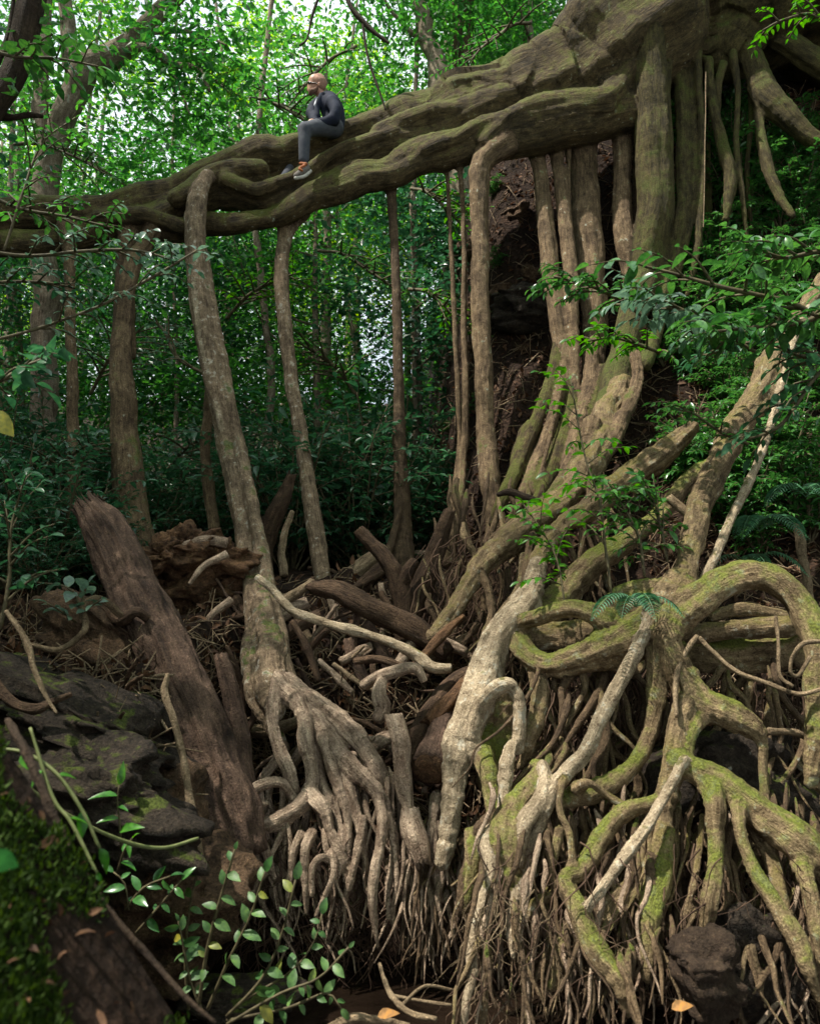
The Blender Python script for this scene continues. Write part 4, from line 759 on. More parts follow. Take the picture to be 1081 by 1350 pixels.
def sprig(R, n, L, W, kind='fine', up=(0, 0, 1), jit=.35, droop=.2, tip=True, seed=0, spread=1.0, start=.25, rough=0):
    """alternate leaves along a stem; returns leaf arrays"""
    r_ = np.random.default_rng(seed); P = R[:, :3]; T, A, B = frames(P); m = len(P); out = []
    u = np.linspace(start, 1, n); idx = np.minimum((u*(m-1)).astype(int), m-1); fr = u*(m-1)-idx
    C = P[idx]+(P[np.minimum(idx+1, m-1)]-P[idx])*fr[:, None]; Tn = T[idx]; upv = np.array(up, float)
    S = np.cross(Tn, upv); S /= np.linalg.norm(S, axis=1)[:, None]+1e-6
    sg = np.where(np.arange(n) % 2 == 0, 1, -1)[:, None]
    D = Tn*.55+S*sg*spread+r_.normal(0, jit, (n, 3)); D[:, 2] -= droop
    if tip: D[-1] = Tn[-1]
    N = upv+r_.normal(0, jit, (n, 3)); ls = L*r_.uniform(.5, 1.2, n)*(1-.25*u); return C, D, N, ls, ls*W/L
def plant(name, label, cat, stems, leafm, stemm='twig', kind='fine', group=None, loc=None, pname='leaf_cluster', **kw):
    """stems: list of (rows xyzr, n leaves, L, W)"""
    loc = stems[0][0][0, :3] if loc is None else loc; t = thing(name, Vector(loc), label, cat, group)
    tubes_obj('stem', [s[0] for s in stems], M[stemm], t, 5, 0)
    A = [sprig(s[0], s[1], s[2], s[3], kind, seed=i*7+len(label)+int(s[1]), **kw) for i, s in enumerate(stems) if s[1]]
    C, D, N, L, W = [np.concatenate([a[j] for a in A]) for j in range(5)]
    V, Q, T = leaves(C, D, N, L, W, kind); mk(pname, V, Q, M[leafm], t, T=T if len(T) else None); return t
def st(pts, n, L, W=None, wob=.6, seed=0): return (trace(pts, step=.04, wob=wob, seed=seed), n, L, W or L*.45)
def subst(R, k, L, n, ll, lw, seed, dirs=None, flat=.4):
    """side twigs off a stem"""
    r_ = np.random.default_rng(seed); out = []; m = len(R)
    for i in range(k):
        j = int(m*(.25+.72*i/max(1, k-1)))-1; T = R[min(j+1, m-1), :3]-R[max(j-1, 0), :3]; T /= np.linalg.norm(T)+1e-9
        d = T*.6+np.cross(T, [0, 0, 1])*(1 if i % 2 else -1)*.9+r_.normal(0, .3, 3); d[2] = d[2]*flat; d /= np.linalg.norm(d)
        a = R[j, :3]; q = np.array([[*a, R[j, 3]*.7], [*(a+d*L*.5+[0, 0, .03]), R[j, 3]*.5], [*(a+d*L-[0, 0, .04*L]), R[j, 3]*.3]]); out.append((cr(q, .04), n, ll, lw))
    return out
# understory shrubs (built once, copied)
def shrub_proto(seed, leafm, h, n, ll, name='leafy_shrub'):
    r_ = np.random.default_rng(seed); S = []
    for i in range(n):
        az = r_.uniform(0, 6.28); o = r_.uniform(.2, .9)*h*.6; q = np.array([[0, 0, 0, .012], [math.cos(az)*o*.5, math.sin(az)*o*.5, h*.55*r_.uniform(.6, 1), .009], [math.cos(az)*o, math.sin(az)*o, h*r_.uniform(.5, 1), .005]])
        R = cr(q, .06); S.append((R, 16, ll, ll*.45)); S += subst(R, 5, h*.3, 10, ll, ll*.45, seed*31+i)
    t = bpy.data.objects.new(name, None); col().objects.link(t)
    tubes_obj('stem', [s[0] for s in S], M['twig'], t, 4, 0); A = [sprig(s[0], s[1], s[2], s[3], seed=i+seed) for i, s in enumerate(S)]
    C, D, N, L, W = [np.concatenate([a[j] for a in A]) for j in range(5)]; V, Q, T = leaves(C, D, N, L, W, 'fold'); mk('leaf_cluster', V, Q, M[leafm], t, T=T); return t
sp = [shrub_proto(1, 'leaf_dark', 1.5, 16, .13), shrub_proto(2, 'leaf_dark', 1.1, 14, .11), shrub_proto(3, 'leaf_mid', .9, 14, .12), shrub_proto(4, 'leaf_mid', .6, 11, .095)]
def place_shrub(k, x, y, s, rz, label, group, z=None):
    o = sp[k]; c = copy_tree(o) if o.get('used') else o; o['used'] = 1
    if z is None: z = float(HT(np.array([x]), np.array([y]))[0])
    c.location = (x, y, z-.03); c.scale = (s, s, s); c.rotation_euler = (0, 0, rz); return tag(c, label, 'shrub', group)
rg = random.Random(33)
for i in range(44):
    y = rg.uniform(8.8, 12.5); x = rg.uniform(-.53*y, .04*y)
    place_shrub(rg.choice([0, 0, 1]), x, y, rg.uniform(.8, 1.5), rg.uniform(0, 6.28), ('nearer' if y < 10.5 else 'farther')+' dark understory shrub '+zone([x, y, 3]), ('nearer' if y < 10.5 else 'farther')+' understory shrubs '+zone([x, y, 3]))
for i in range(16):
    h = hit(rg.uniform(-10, 130), rg.uniform(770, 800), 7+.3*i)
    if h: place_shrub(1, h[0][0], h[0][1], rg.uniform(.6, 1.2), rg.uniform(0, 6), 'dark shrub on the left bank beside the first aerial root', 'left bank shrubs')
for i in range(96):
    x, y = rg.choice([(rg.uniform(900, 1090), rg.uniform(420, 740)), (rg.uniform(880, 1085), rg.uniform(90, 330)), (rg.uniform(930, 1100), rg.uniform(190, 440)), (rg.uniform(940, 1090), rg.uniform(190, 460)), (rg.uniform(980, 1090), rg.uniform(440, 740)), (rg.uniform(870, 960), rg.uniform(300, 520))]); h = hit(x, y, 6)
    if h: place_shrub(rg.choice([2, 3, 3]), h[0][0], h[0][1], rg.uniform(.6, 1.1), rg.uniform(0, 6), 'glossy green shrub on the right slope '+(zs := 'beside the trunk hollow' if y < 330 else 'above the pale right trunk' if y < 480 else 'right of the pale right trunk'), 'slope shrubs '+zs)
for i in range(12):
    h = hit(rg.uniform(560, 700), rg.uniform(250, 700), 6)
    if h: place_shrub(3, h[0][0], h[0][1], rg.uniform(.3, .55), rg.uniform(0, 6), 'small green seedling on the soil slope behind the aerial roots', 'seedlings on the slope')

# unseen forest behind and beside the camera, mostly added to block low sky light
for x, y, k in [(-8.0, 6.2, 1), (-7, 8.2, 4), (-8.5, 6, 5), (-9.5, 9, 4), (-10, 4, 5), (-12.5, 5, 3), (-7, -4, 0), (-3.5, -6, 3), (1, -7, 1), (5, -5.5, 3), (8.5, -1.5, 1), (9.5, 3.5, 3), (-13, 11, 3), (-11, -7, 1), (10, -7, 0), (-1.5, -10.5, 3), (8.2, 7, 0), (12, 10, 3), (4, -10, 1), (-7, -9, 0), (-15, 0, 0), (13, 0, 0)]:  # the first tree is placed to shade the understory at left
    place(tp[k], x, y, rg.uniform(1, 1.2), rg.uniform(0, 6.28), 'forest tree standing round the gully outside the view', 'trees round the gully')
# individual plants near the camera
def bough(name, label, cat, pts, k, tl, n, ll, leafm, seed, lw=None, group=None, kind='fine', **kw):
    R = trace(pts, step=.05, wob=.8, seed=seed); S = [(R, max(4, k), ll, lw or ll*.45)]+subst(R, k, tl, n, ll, lw or ll*.45, seed)
    return plant(name, label, cat, S, leafm, group=group, kind=kind, **kw)
bough('leafy_branch', 'large-leaved branch reaching in from the right edge over the slope', 'branch', [(1120,450,9,6.4),(1060,405,8,6.3),(1000,390,7,6.2),(930,372,6,6.2),(850,352,4,6.3)], 13, .42, 7, .14, 'leaf_mid', 3)
bough('leafy_branch', 'second large-leaved branch low at the right edge above the pale trunk', 'branch', [(1130,380,8,6.0),(1070,420,7,6.0),(1010,430,6,6.1),(930,440,4,6.2)], 15, .42, 9, .16, 'leaf_mid', 4)
bough('leafy_branch', 'large-leaved branch rising from the right edge at shoulder height of the trunk', 'branch', [(1130,330,8,6.6),(1080,330,7,6.6),(1030,340,6,6.7),(980,330,4,6.8)], 14, .42, 9, .15, 'leaf_mid', 44)
bough('leafy_branch', 'pale-leaved branch in front of the lower trunk column', 'branch', [(1000,470,6,6.7),(940,430,5,6.7),(880,400,5,6.8),(830,390,3,6.9)], 14, .36, 8, .14, 'leaf_pale', 45)
bough('leafy_branch', 'dark leafy branch under the large-leaved branches at the right', 'branch', [(1130,480,7,6.9),(1060,470,6,6.9),(1000,450,5,7),(930,470,4,7.1)], 14, .36, 9, .12, 'leaf_dark', 46)
bough('leafy_branch', 'grey-green branch in front of the cluster of aerial roots', 'branch', [(850,420,6,8.6),(815,395,6,8.5),(775,375,5,8.4),(730,365,3,8.4)], 14, .36, 12, .11, 'leaf_mid', 5)
bough('leafy_branch', 'bright young branch in front of the trunk column', 'branch', [(880,470,5,7.8),(845,455,5,7.7),(810,445,4,7.7),(775,450,3,7.7)], 14, .27, 10, .09, 'leaf_bright', 6)
bough('leafy_branch', 'dark-leaved branch hanging at the right edge above the arch root', 'branch', [(1110,470,7,6.2),(1075,500,6,6.2),(1030,560,5,6.2),(985,580,3,6.3)], 8, .3, 6, .12, 'leaf_dark', 7)
bough('leafy_branch', 'leafy branch hanging high in front of the trunk at the top right', 'branch', [(1120,60,6,8.5),(1075,20,5,8.5),(1035,25,4,8.5),(1005,40,3,8.6)], 8, .3, 8, .1, 'leaf_bright', 8)
bough('leafy_branch', 'small leafy branch crossing the right trunk halfway up', 'branch', [(985,585,4,6.9),(950,570,4,6.8),(915,545,3,6.8),(890,540,2,6.8)], 8, .22, 7, .09, 'leaf_mid', 9)
for i, (a, lab) in enumerate([([(806,790,4,6.2),(798,720,4),(790,660,3,6.3),(770,600,3),(752,500,2,6.6)], 'slender sapling with sparse bright leaves among the diagonal roots'), ([(850,760,4,6.3),(842,710,4),(822,670,3),(800,640,2,6.5)], 'bushy sapling above the moss-covered limb'), ([(745,800,3,6.4),(735,745,3),(720,710,2),(690,665,2,6.7)], 'small sapling reaching left over the long diagonal root'), ([(880,740,4,6.4),(870,690,4),(862,660,3),(850,640,2,6.5)], 'dense dark sapling left of the pale right trunk')]):
    bough('sapling', lab, 'sapling', a, 14, .28, 9, .09, ['leaf_bright', 'leaf_mid', 'leaf_bright', 'leaf_mid'][i], 20+i)
bough('leafy_branch', 'pale-leaved branch hanging across the left end of the bridging root', 'branch', [(-20,452,5,6.6),(60,430,5),(130,405,4),(190,372,4),(260,330,3,6.8)], 9, .3, 7, .09, 'leaf_pale', 30)
bough('leafy_branch', 'pale leafy spray under the left end of the bridging root', 'branch', [(-30,330,6,6.6),(40,338,5),(110,332,5),(180,330,4),(235,345,3,6.9)], 14, .36, 10, .085, 'leaf_pale', 31)
bough('leafy_branch', 'dark leafy spray covering the bridging root at the left edge', 'branch', [(-30,250,6,6.9),(30,275,5),(80,285,4),(150,300,3,7.1)], 12, .42, 10, .09, 'leaf_mid', 32)
bough('leafy_branch', 'dark leafy spray at the left edge below the bridging root', 'branch', [(-40,380,6,6.6),(10,372,5),(60,372,4),(100,380,3,6.9)], 12, .4, 9, .09, 'leaf_dark', 33)
bough('leafy_branch', 'dark green broad-leaved spray at the upper left', 'branch', [(-30,60,6,5.2),(20,75,5),(75,78,4),(130,88,3,5.4)], 9, .24, 7, .11, 'leaf_mid', 34, lw=.065)
bough('leafy_branch', 'upright leafy twigs at the left edge above the bridging root', 'branch', [(5,330,4,6.0),(30,260,4),(55,190,3),(100,155,2,6.2)], 12, .35, 9, .07, 'leaf_far', 35)
bough('leafy_branch', 'large dark leaves at the left edge halfway down', 'branch', [(-30,520,7,4.4),(5,500,6),(40,480,4),(70,470,3,4.5)], 6, .22, 4, .12, 'leaf_dark', 36, lw=.07)
bough('leafy_shrub', 'dark shrub at the left edge beside the first aerial root', 'shrub', [(0,830,6,5.4),(12,770,6),(15,700,4),(30,640,3,5.6)], 12, .3, 6, .11, 'leaf_dark', 37)
plant('seedling', 'broad-leaved light green seedling on the left bank beside the leaning log', 'seedling', [st([(110,830,4,6.3),(105,800,4),(90,775,3),(50,768,2,6.2)], 9, .15, .085), st([(105,815,4,6.3),(110,785,3),(118,768,2,6.3)], 7, .15, .085), st([(100,820,3,6.3),(80,805,3),(62,795,2,6.1)], 6, .13, .075), st([(105,810,3,6.3),(118,800,3),(135,790,2,6.1)], 5, .13, .075)], 'leaf_pale', kind='fine')
plant('yellow_leaf', 'single large yellow-green leaf hanging at the left edge', 'leaf', [st([(-20,540,3,4.3),(-5,552,2,4.3)], 1, .16, .1)], 'leaf_yellow', up=(0, -1, .5), jit=.05, droop=0)
plant('dark_leaf', 'large dark green leaf hanging at the left edge over the mossy foreground', 'leaf', [st([(-25,1135,4,2.0),(-8,1135,3,2.0)], 1, .1, .085)], 'leaf_matt', up=(.5, -.8, 1.2), jit=.05, droop=0)
stems = []
for i, p in enumerate([[(262,1330,5,4.9),(272,1260,5),(290,1190,4),(310,1120,3,4.8)], [(275,1330,5,4.9),(300,1270,4),(330,1210,3),(350,1150,3,4.7)], [(300,1340,5,4.8),(345,1290,4),(372,1230,3),(390,1160,3,4.8)], [(250,1330,4,5),(245,1270,4),(250,1200,3),(262,1140,3,5)], [(300,1350,4,4.7),(370,1310,4),(420,1290,3),(460,1250,3,4.7)], [(300,1345,4,4.8),(380,1330,4),(430,1310,3),(450,1330,2,4.7)], [(270,1340,4,4.9),(250,1290,4),(240,1240,3),(235,1215,2,4.9)], [(320,1320,4,4.8),(385,1280,3),(415,1240,2),(425,1205,2,4.8)]]):
    stems.append(st(p, 11, .085, .045, seed=i))
plant('oval_leaved_shrub', 'shrub with oval green and yellowing leaves standing at the water by the long pole', 'shrub', stems, 'leaf_oval', up=(0, -.75, .7), jit=.4)
for i, (p, lab, n) in enumerate([([(-20,988,4,3.4),(30,992,5),(75,1020,5),(110,1070,5),(132,1118,4,3.4)], 'upper pale vine crossing the rocks at left', 4), ([(-20,975,4,3.5),(40,1040,5),(100,1080,5),(165,1110,5),(215,1118,5),(262,1105,4,4.6)], 'long pale vine sagging across the rocks to the pole', 0), ([(40,960,4,3.4),(70,1050,5),(95,1085,5),(128,1150,4,3.3)], 'short vine slanting down over the left rocks', 3)]):
    t = thing('vine', Vector(at(*p[0][:2], p[0][3])), lab, 'vine'); R = trace(p, wob=.5); tubes_obj('stem', [R], M['vine'], t, 6, 0)
    if n: C, D, N, L, W = sprig(R, n, .09, .04, up=(0, -.4, 1)); V, Q, T = leaves(C, D, N, L, W, 'lance'); mk('leaf_cluster', V, Q, M['leaf_bright'], t)
plant('seedling', 'narrow-leaved seedling in front of the brown rock at left', 'seedling', [st([(160,1120,3,4.4),(158,1085,3),(155,1055,2),(158,1035,2,4.4)], 5, .12, .045), st([(155,1150,3,4.4),(165,1120,3),(175,1105,2,4.3)], 4, .1, .04)], 'leaf_bright', kind='lance', up=(0, -.6, .8))
plant('seedling', 'small green seedling on the lower rocks at left', 'seedling', [st([(165,1200,3,4.6),(190,1170,3),(225,1155,2,4.6)], 6, .09, .04), st([(170,1200,3,4.6),(165,1165,2),(150,1150,2,4.6)], 4, .09, .04), st([(180,1230,3,4.6),(215,1190,3),(240,1160,2,4.6)], 6, .08, .035)], 'leaf_mid', up=(0, -.6, .8))
for i, (p, lab) in enumerate([([(1005,975,5,5.3),(1000,940,4),(985,905,2)], 0)][:0]): pass
# hanging vines on the right root web
for p, lab in [([(920,840,7,6.0),(940,860,6),(970,885,6),(1010,900,6),(1050,915,6),(1085,908,5,5.6)], 'thin curving vine strung below the arch root'), ([(918,838,8,6.0),(905,855,8),(893,880,8),(889,910,7),(892,945,6,5.7)], 'thin vine hanging in front of the central root'), ([(1022,812,5,5.8),(1026,850,5),(1028,890,5),(1045,905,5,5.6)], 'short thin vine hanging inside the arch root'), ([(1085,845,6,5.5),(1060,848,6),(1045,865,5),(1042,885,5),(1052,890,5),(1068,865,5,5.5)], 'curled vine looped over the right side of the arch root'), ([(1081,985,8,5.9),(1050,968,9),(1012,965,10,5.8)], 'short root-like vine at the right edge'), ([(930,95,1.6,11.3),(929,180,1.6),(927,300,1.6,10.9)], 'thin straight vine hanging from the trunk')]:
    tag(tubes_obj('hanging_vine', [trace(p, wob=.4)], M['stick'], None, 7), lab, 'vine')
tag(tubes_obj('dark_branch', [trace([(655,652,6,7.6),(672,648,11),(692,655,11),(712,662,8,7.5)], wob=.2)], M['darktrunk']), 'short black branch stub above the long diagonal root', 'branch')
# ferns
def fern(label, px, py, d, k, L, seed, group=None, spreadx=1.0):
    r_ = np.random.default_rng(seed); base = at(px, py, d); t = thing('fern', Vector(base), label, 'fern', group)
    for i in range(k):
        az = math.pi*1.5+r_.uniform(-1.5, 1.5)*spreadx; l = L*r_.uniform(.7, 1.1); dv = np.array([math.cos(az), math.sin(az), 0])
        q = np.array([[*base, .004], [*(base+dv*l*.4+[0, 0, l*.22]), .003], [*(base+dv*l*.75+[0, 0, l*.08]), .002], [*(base+dv*l-[0, 0, l*.22]), .001]]); R = cr(q, .02)
        n = 34; u = np.linspace(.12, 1, n); T, A, B = frames(R[:, :3]); ix = (u*(len(R)-1)).astype(int); S = np.cross(T[ix], [0, 0, 1]); S /= np.linalg.norm(S, axis=1)[:, None]
        ll = l*.26*np.sin(np.pi*(u*.85+.12)); C = np.vstack([R[ix, :3]]*2); D = np.vstack([S+T[ix]*.35, -S+T[ix]*.35]); D[:, 2] -= .15
        V, Q, T_ = leaves(C, D, np.tile([0, 0, 1.0], (2*n, 1)), np.tile(ll, 2), np.full(2*n, l*.035), 'fold'); v2, q2, t2, g2 = tube(R, 4, 0, False)
        mk('frond', np.vstack([V, v2]), np.vstack([Q, q2+len(V)]), M['leaf_fern'], t, T=np.vstack([T_, t2+len(V)]) if len(t2) else T_)
    return t
fern('pale fern growing on the mossy limb beside the root node', 838, 800, 6.0, 5, .3, 1)
fern('fern on the dark slope right of the pale trunk', 1000, 700, 7.3, 5, .42, 2)
fern('small fern at the right edge of the slope', 1062, 655, 7.3, 5, .42, 3)
fern('small fern on the slope between two right trunks', 985, 745, 7.2, 4, .36, 5)

# named trees near the frame's top
def tree_from(name, label, trunkR, limbs, barkm, leafm, nleaf, ll, seed, cl=.35, ends=None):
    r_ = np.random.default_rng(seed); t = thing(name, Vector(trunkR[0][:3]), label, 'tree')
    tubes_obj('trunk', [trunkR], M[barkm], t, 14)
    for L in limbs: tubes_obj('limb', [L], M[barkm], t, 9)
    E_ = np.vstack([L[len(L)//3:, :3] for L in limbs]) if ends is None else ends; k = r_.integers(0, len(E_), nleaf)
    C = E_[k]+r_.normal(size=(nleaf, 3))*cl; D = r_.normal(size=(nleaf, 3)); D[:, 2] = D[:, 2]*.5-.3; N = r_.normal(size=(nleaf, 3))*.6; N[:, 2] += 1; L = ll*r_.uniform(.6, 1.2, nleaf)
    V, Q, T = leaves(C, D, N, L, L*.45, 'kite'); mk('crown', V, Q, M[leafm], t, smooth=False); return t
tr = lambda *p: trace(list(p), wob=.4, seed=len(p))
def pale_base(x, d): h = hit(x, 700, d-1); return h
tree_from('forked_tree', 'forked pale-barked tree with bare limbs against the bright sky at upper left', tr((60,700,40,15),(62,450,34,15),(60,240,34,15),(78,160,34),(110,105,38),(150,70,36),(185,45,28),(240,-10,22),(290,-60,16,14)),
          [tr((62,200,24,15),(55,120,22),(58,40,18),(66,-40,14,15)), tr((105,110,26,15),(90,40,22),(82,-40,18,15)), tr((90,110,20,14.6),(130,82,16),(165,66,14),(195,64,12),(230,85,11),(262,92,8),(276,120,5,14)), tr((130,72,10,14.7),(165,52,8),(210,42,7),(262,44,5),(300,60,3,14)), tr((262,92,6,14.2),(270,60,5),(258,52,4)), tr((222,78,6,14.2),(235,110,5),(250,150,3,14))], 'fartrunk', 'leaf_far', 2600, .16, 51, cl=.5)
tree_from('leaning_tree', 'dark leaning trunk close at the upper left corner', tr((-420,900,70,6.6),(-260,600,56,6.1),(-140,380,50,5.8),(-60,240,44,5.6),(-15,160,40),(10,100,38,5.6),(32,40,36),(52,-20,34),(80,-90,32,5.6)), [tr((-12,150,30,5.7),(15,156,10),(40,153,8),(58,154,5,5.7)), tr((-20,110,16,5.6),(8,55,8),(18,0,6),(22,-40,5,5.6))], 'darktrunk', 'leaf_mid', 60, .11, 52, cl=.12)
tree_from('spotted_tree', 'pale spotted tree trunk leaning behind the bridging root at top centre', tr((640,420,30,17.5),(600,190,30,17.5),(580,110,30),(565,50,22),(552,0,20),(540,-70,18,17.5)), [tr((548,0,10,17.5),(560,-60,8,17.5)), tr((565,60,8,17.5),(520,20,6),(490,-30,4,17))], 'fartrunk', 'leaf_far', 1600, .16, 53, cl=.6)
tree_from('brown_tree', 'straight brown tree trunk standing right of the pale spotted trunk', tr((625,420,28,18.5),(620,200,26,18.5),(616,100,24),(612,40,22),(606,-60,20,18.5)), [tr((598,110,5,18.3),(600,40,6),(598,-30,6,18.3)), tr((612,20,8,18.5),(640,-30,6,18.5))], 'propdark', 'leaf_far', 1600, .16, 54, cl=.6)
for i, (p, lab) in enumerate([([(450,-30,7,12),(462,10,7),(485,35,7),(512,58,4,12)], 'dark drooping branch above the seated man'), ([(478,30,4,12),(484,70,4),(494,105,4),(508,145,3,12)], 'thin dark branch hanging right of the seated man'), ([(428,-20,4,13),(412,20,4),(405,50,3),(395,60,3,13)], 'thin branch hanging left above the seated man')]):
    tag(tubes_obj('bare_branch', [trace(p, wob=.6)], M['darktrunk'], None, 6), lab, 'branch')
bough('leafy_branch', 'thin bare-stemmed leafy twigs between the big leaning root and the pale aerial root', 'branch', [(266,490,5,9.6),(232,470,5),(218,440,4),(205,425,3,9.6)], 7, .25, 5, .06, 'leaf_pale', 60)
# faint trunks in the forest
rg = random.Random(14)
for i, (x, y, dx, dy, d, m, lab) in enumerate([(300, 420, 90, -60, 14, 'leaf_bright', 'leafy branch spreading between the big leaning root and the pale aerial root'), (420, 330, 110, 60, 14.5, 'leaf_mid', 'drooping leafy branch right of the pale aerial root'), (470, 520, -80, -70, 14, 'leaf_mid', 'leafy branch between the two middle aerial roots, low down'), (540, 380, 80, 60, 14, 'leaf_bright', 'bright leafy branch right of the thin middle aerial root'), (540, 250, 70, 50, 14.5, 'leaf_bright', 'leafy branch just under the bridging root near its middle'), (120, 520, 70, -90, 14, 'leaf_pale', 'pale leafy branch between the two leftmost aerial roots'), (220, 620, 90, -60, 13.5, 'leaf_pale', 'pale leafy branch low behind the second aerial root'), (430, 640, 80, -50, 13.5, 'leaf_mid', 'leafy branch low beside the pale aerial root'), (330, 130, 110, 60, 15, 'leaf_mid', 'leafy branch hanging left of the seated man'), (200, 60, 110, 70, 15.5, 'leaf_top', 'bright leafy branch high at upper left'), (20, 190, 120, 40, 13, 'leaf_mid', 'leafy branch over the left end of the bridging root'), (470, 60, -90, 80, 16, 'leaf_far', 'leafy branch above the seated man'), (700, 30, -80, 50, 16, 'leaf_far', 'leafy branch behind the trunk at the top'), (60, 640, 70, -60, 11, 'leaf_dark', 'dark leafy branch beside the first aerial root')]):
    bough('leafy_branch', lab, 'branch', [(x, y, 5, d+.3), (x+dx*.3, y+dy*.3-12, 5, d), (x+dx*.7, y+dy*.7-8, 4, d-.2), (x+dx, y+dy, 2, d-.3)], 16, .7, 12, .12, m, 70+i, kind='fold')
rg = random.Random(4)
for i, (x, wd, d) in enumerate([(20, 10, 20), (120, 7, 24), (230, 6, 17), (345, 11, 16), (455, 6, 22), (548, 9, 18), (300, 7, 26)]):
    l = rg.uniform(-30, 30); R = tr((x+l, 760, wd*1.3, d), (x-l*.6, 520, wd, d), (x+l*.4, 260, wd*.8, d), (x-l*.9, -60, wd*.6, d))
    tag(tubes_obj('slim_tree', [R], M['fartrunk'], None, 8), 'slim bare trunk standing deep in the green forest', 'tree', 'slim forest trunks')
tag(tubes_obj('slim_tree', [tr((282,700,16,11),(276,640,16),(272,580,14),(276,520,12),(270,430,10,11.2)), ], M['prop'], None, 9), 'greenish crooked trunk seen behind the big leaning root', 'tree')

# ---------------------------------------------------------------- litter, moss
def scatter(n, fx, seed, dmin=3.0):
    r_ = random.Random(seed); P = []
    for i in range(n):
        h = hit(*fx(r_), dmin)
        if h is not None: P.append(h[0])
    return np.array(P)
def litter(name, P, ll, mat, seed, lift=.02, kind='fold'):
    r_ = np.random.default_rng(seed); n = len(P); D = rnd_dir(n, r_); N = rnd_dir(n, r_)*.8; N[:, 2] += .8; L = ll*r_.uniform(.5, 1.3, n)
    V, Q, T = leaves(P+np.array([0, -.02, lift]), D, N, L, L*.5, kind); return tag(mk(name, V, Q, M[mat], T=T if len(T) else None), kind='stuff', label=None)
P1 = scatter(7000, lambda r: (r.uniform(540, 1085), r.uniform(120, 760)), 1, 6)
P2 = scatter(3800, lambda r: (r.uniform(0, 640), r.uniform(700, 1100)), 2, 3.6)
P3 = scatter(2600, lambda r: (r.uniform(600, 1085), r.uniform(760, 1340)), 3, 3.6)
P4 = scatter(120, lambda r: (r.uniform(-20, 260), r.uniform(960, 1340)), 8, 1.2)
litter('leaf_litter', P4, .04, 'litter', 6, .01)
litter('leaf_litter', np.vstack([P1, P2, P3]), .085, 'litter', 5)
def twigs(P, seed):
    r_ = np.random.default_rng(seed); parts = []
    for i, p in enumerate(P):
        d = rnd_dir(1, r_)[0]*r_.uniform(.08, .3); r0 = r_.uniform(.002, .007); parts.append(tube(np.array([[*(p-d), r0], [*(p+r_.normal(0, .02, 3)+[0, -.03, .03]), r0], [*(p+d), r0*.6]]), 4, 0, False, i % 9))
    return join(parts)
V, Q, T, G = twigs(np.vstack([P1[::3], P2[::2], P3[::2]]), 3); tag(mk('twig_litter', V, Q, M['stick'], grain=G), kind='stuff')
Pm = []
r_ = random.Random(9)
for i in range(12000):
    h = hit(r_.uniform(-40, 290), r_.uniform(960, 1400), 1.2, 6)
    if h is not None and h[1] < 3.3: Pm.append(h[0])
Pm = np.array(Pm); km = vnoise(Pm*4, 4) > -.2; Pm = Pm[km]
rr = np.random.default_rng(2); n = len(Pm)*3; Pm = np.repeat(Pm, 3, 0)+rr.normal(0, .008, (n, 3)); D = rr.normal(0, .6, (n, 3)); D[:, 2] += 1
V, Q, T = leaves(Pm-[0, 0, .004], D, rnd_dir(n, rr), .022*rr.uniform(.5, 1.4, n), .008, 'kite'); tag(mk('moss', V, Q, M['moss']), kind='stuff')
for x, y, d, lab in [(885, 1330, 4.5, 'large orange dry leaf on the roots at the bottom right'), (498, 1340, 4.7, 'orange dry leaf on the branch in the water')]:
    V, Q, T = leaves([at(x, y, d)], [[1, 0, .3]], [[.3, -.5, 1]], .09, .05, 'lance'); tag(mk('dry_leaf', V, Q, M['litter_orange'], origin=at(x, y, d)), lab, 'leaf')

# ---------------------------------------------------------------- the seated man
def cp(u, v, d): return at(340+u/6.005, 70+v/6.005, d)
def TB(*rows, step=.02): return cr(np.array([[*cp(a, b, d), r] for a, b, d, r in rows]), step)
DP = 12.0
man = thing('person', Vector(cp(600, 600, DP+.2)), 'bald bearded man in a dark jacket and grey trousers sitting on the bridging root', 'person')
skin = plain('skin', (0.36, 0.18, 0.12), .5, (0.44, 0.235, 0.16), 30, .05, .4); jackm = plain('dark_jacket', (0.012, 0.015, 0.028), .8, (0.022, 0.027, 0.045), 10, .9, .15)
trou = plain('grey_trousers', (0.05, 0.055, 0.07), .85, (0.075, 0.08, 0.095), 20, .4); shm = plain('grey_brown_shoe', (0.09, 0.075, 0.065), .7, (0.16, 0.135, 0.12), 30); orm = plain('orange_laces', (0.26, 0.08, 0.025), .7); wht = plain('white_cloth', (0.6, 0.62, 0.68), .8); solem = plain('pale_sole', (0.4, 0.38, 0.34), .8); stub = plain('stubble', (0.11, 0.06, 0.042), .9, (0.17, 0.1, 0.07), 60)
def body(name, tubes, mat, parent, vox=.008, k=.012, sm=0):
    V, Q = fuse(tubes, vox, k); return mk(name, V, Q, mat, parent, V)
hipN, hipF = (600, 590, DP-.05), (560, 590, DP+.25)
head = [TB((455, 225, DP+.02, .082), (473, 231, DP+.02, .084)), TB((440, 262, DP+.02, .068), (428, 290, DP+.02, .052)), TB((408, 262, DP+.0, .014), (399, 272, DP, .011)), TB((415, 238, DP, .022), (420, 236, DP+.06, .022)), TB((414, 300, DP, .022), (424, 306, DP+.03, .028)), TB((486, 240, DP-.12, .016), (484, 256, DP-.12, .011)), TB((470, 290, DP+.03, .052), (500, 330, DP+.05, .056), (520, 365, DP+.05, .07))]
arm_n = [TB((590, 385, DP-.16, .05), (612, 450, DP-.24, .046), (598, 520, DP-.25, .04)), TB((598, 520, DP-.25, .038), (530, 540, DP-.3, .033), (465, 545, DP-.32, .026))]
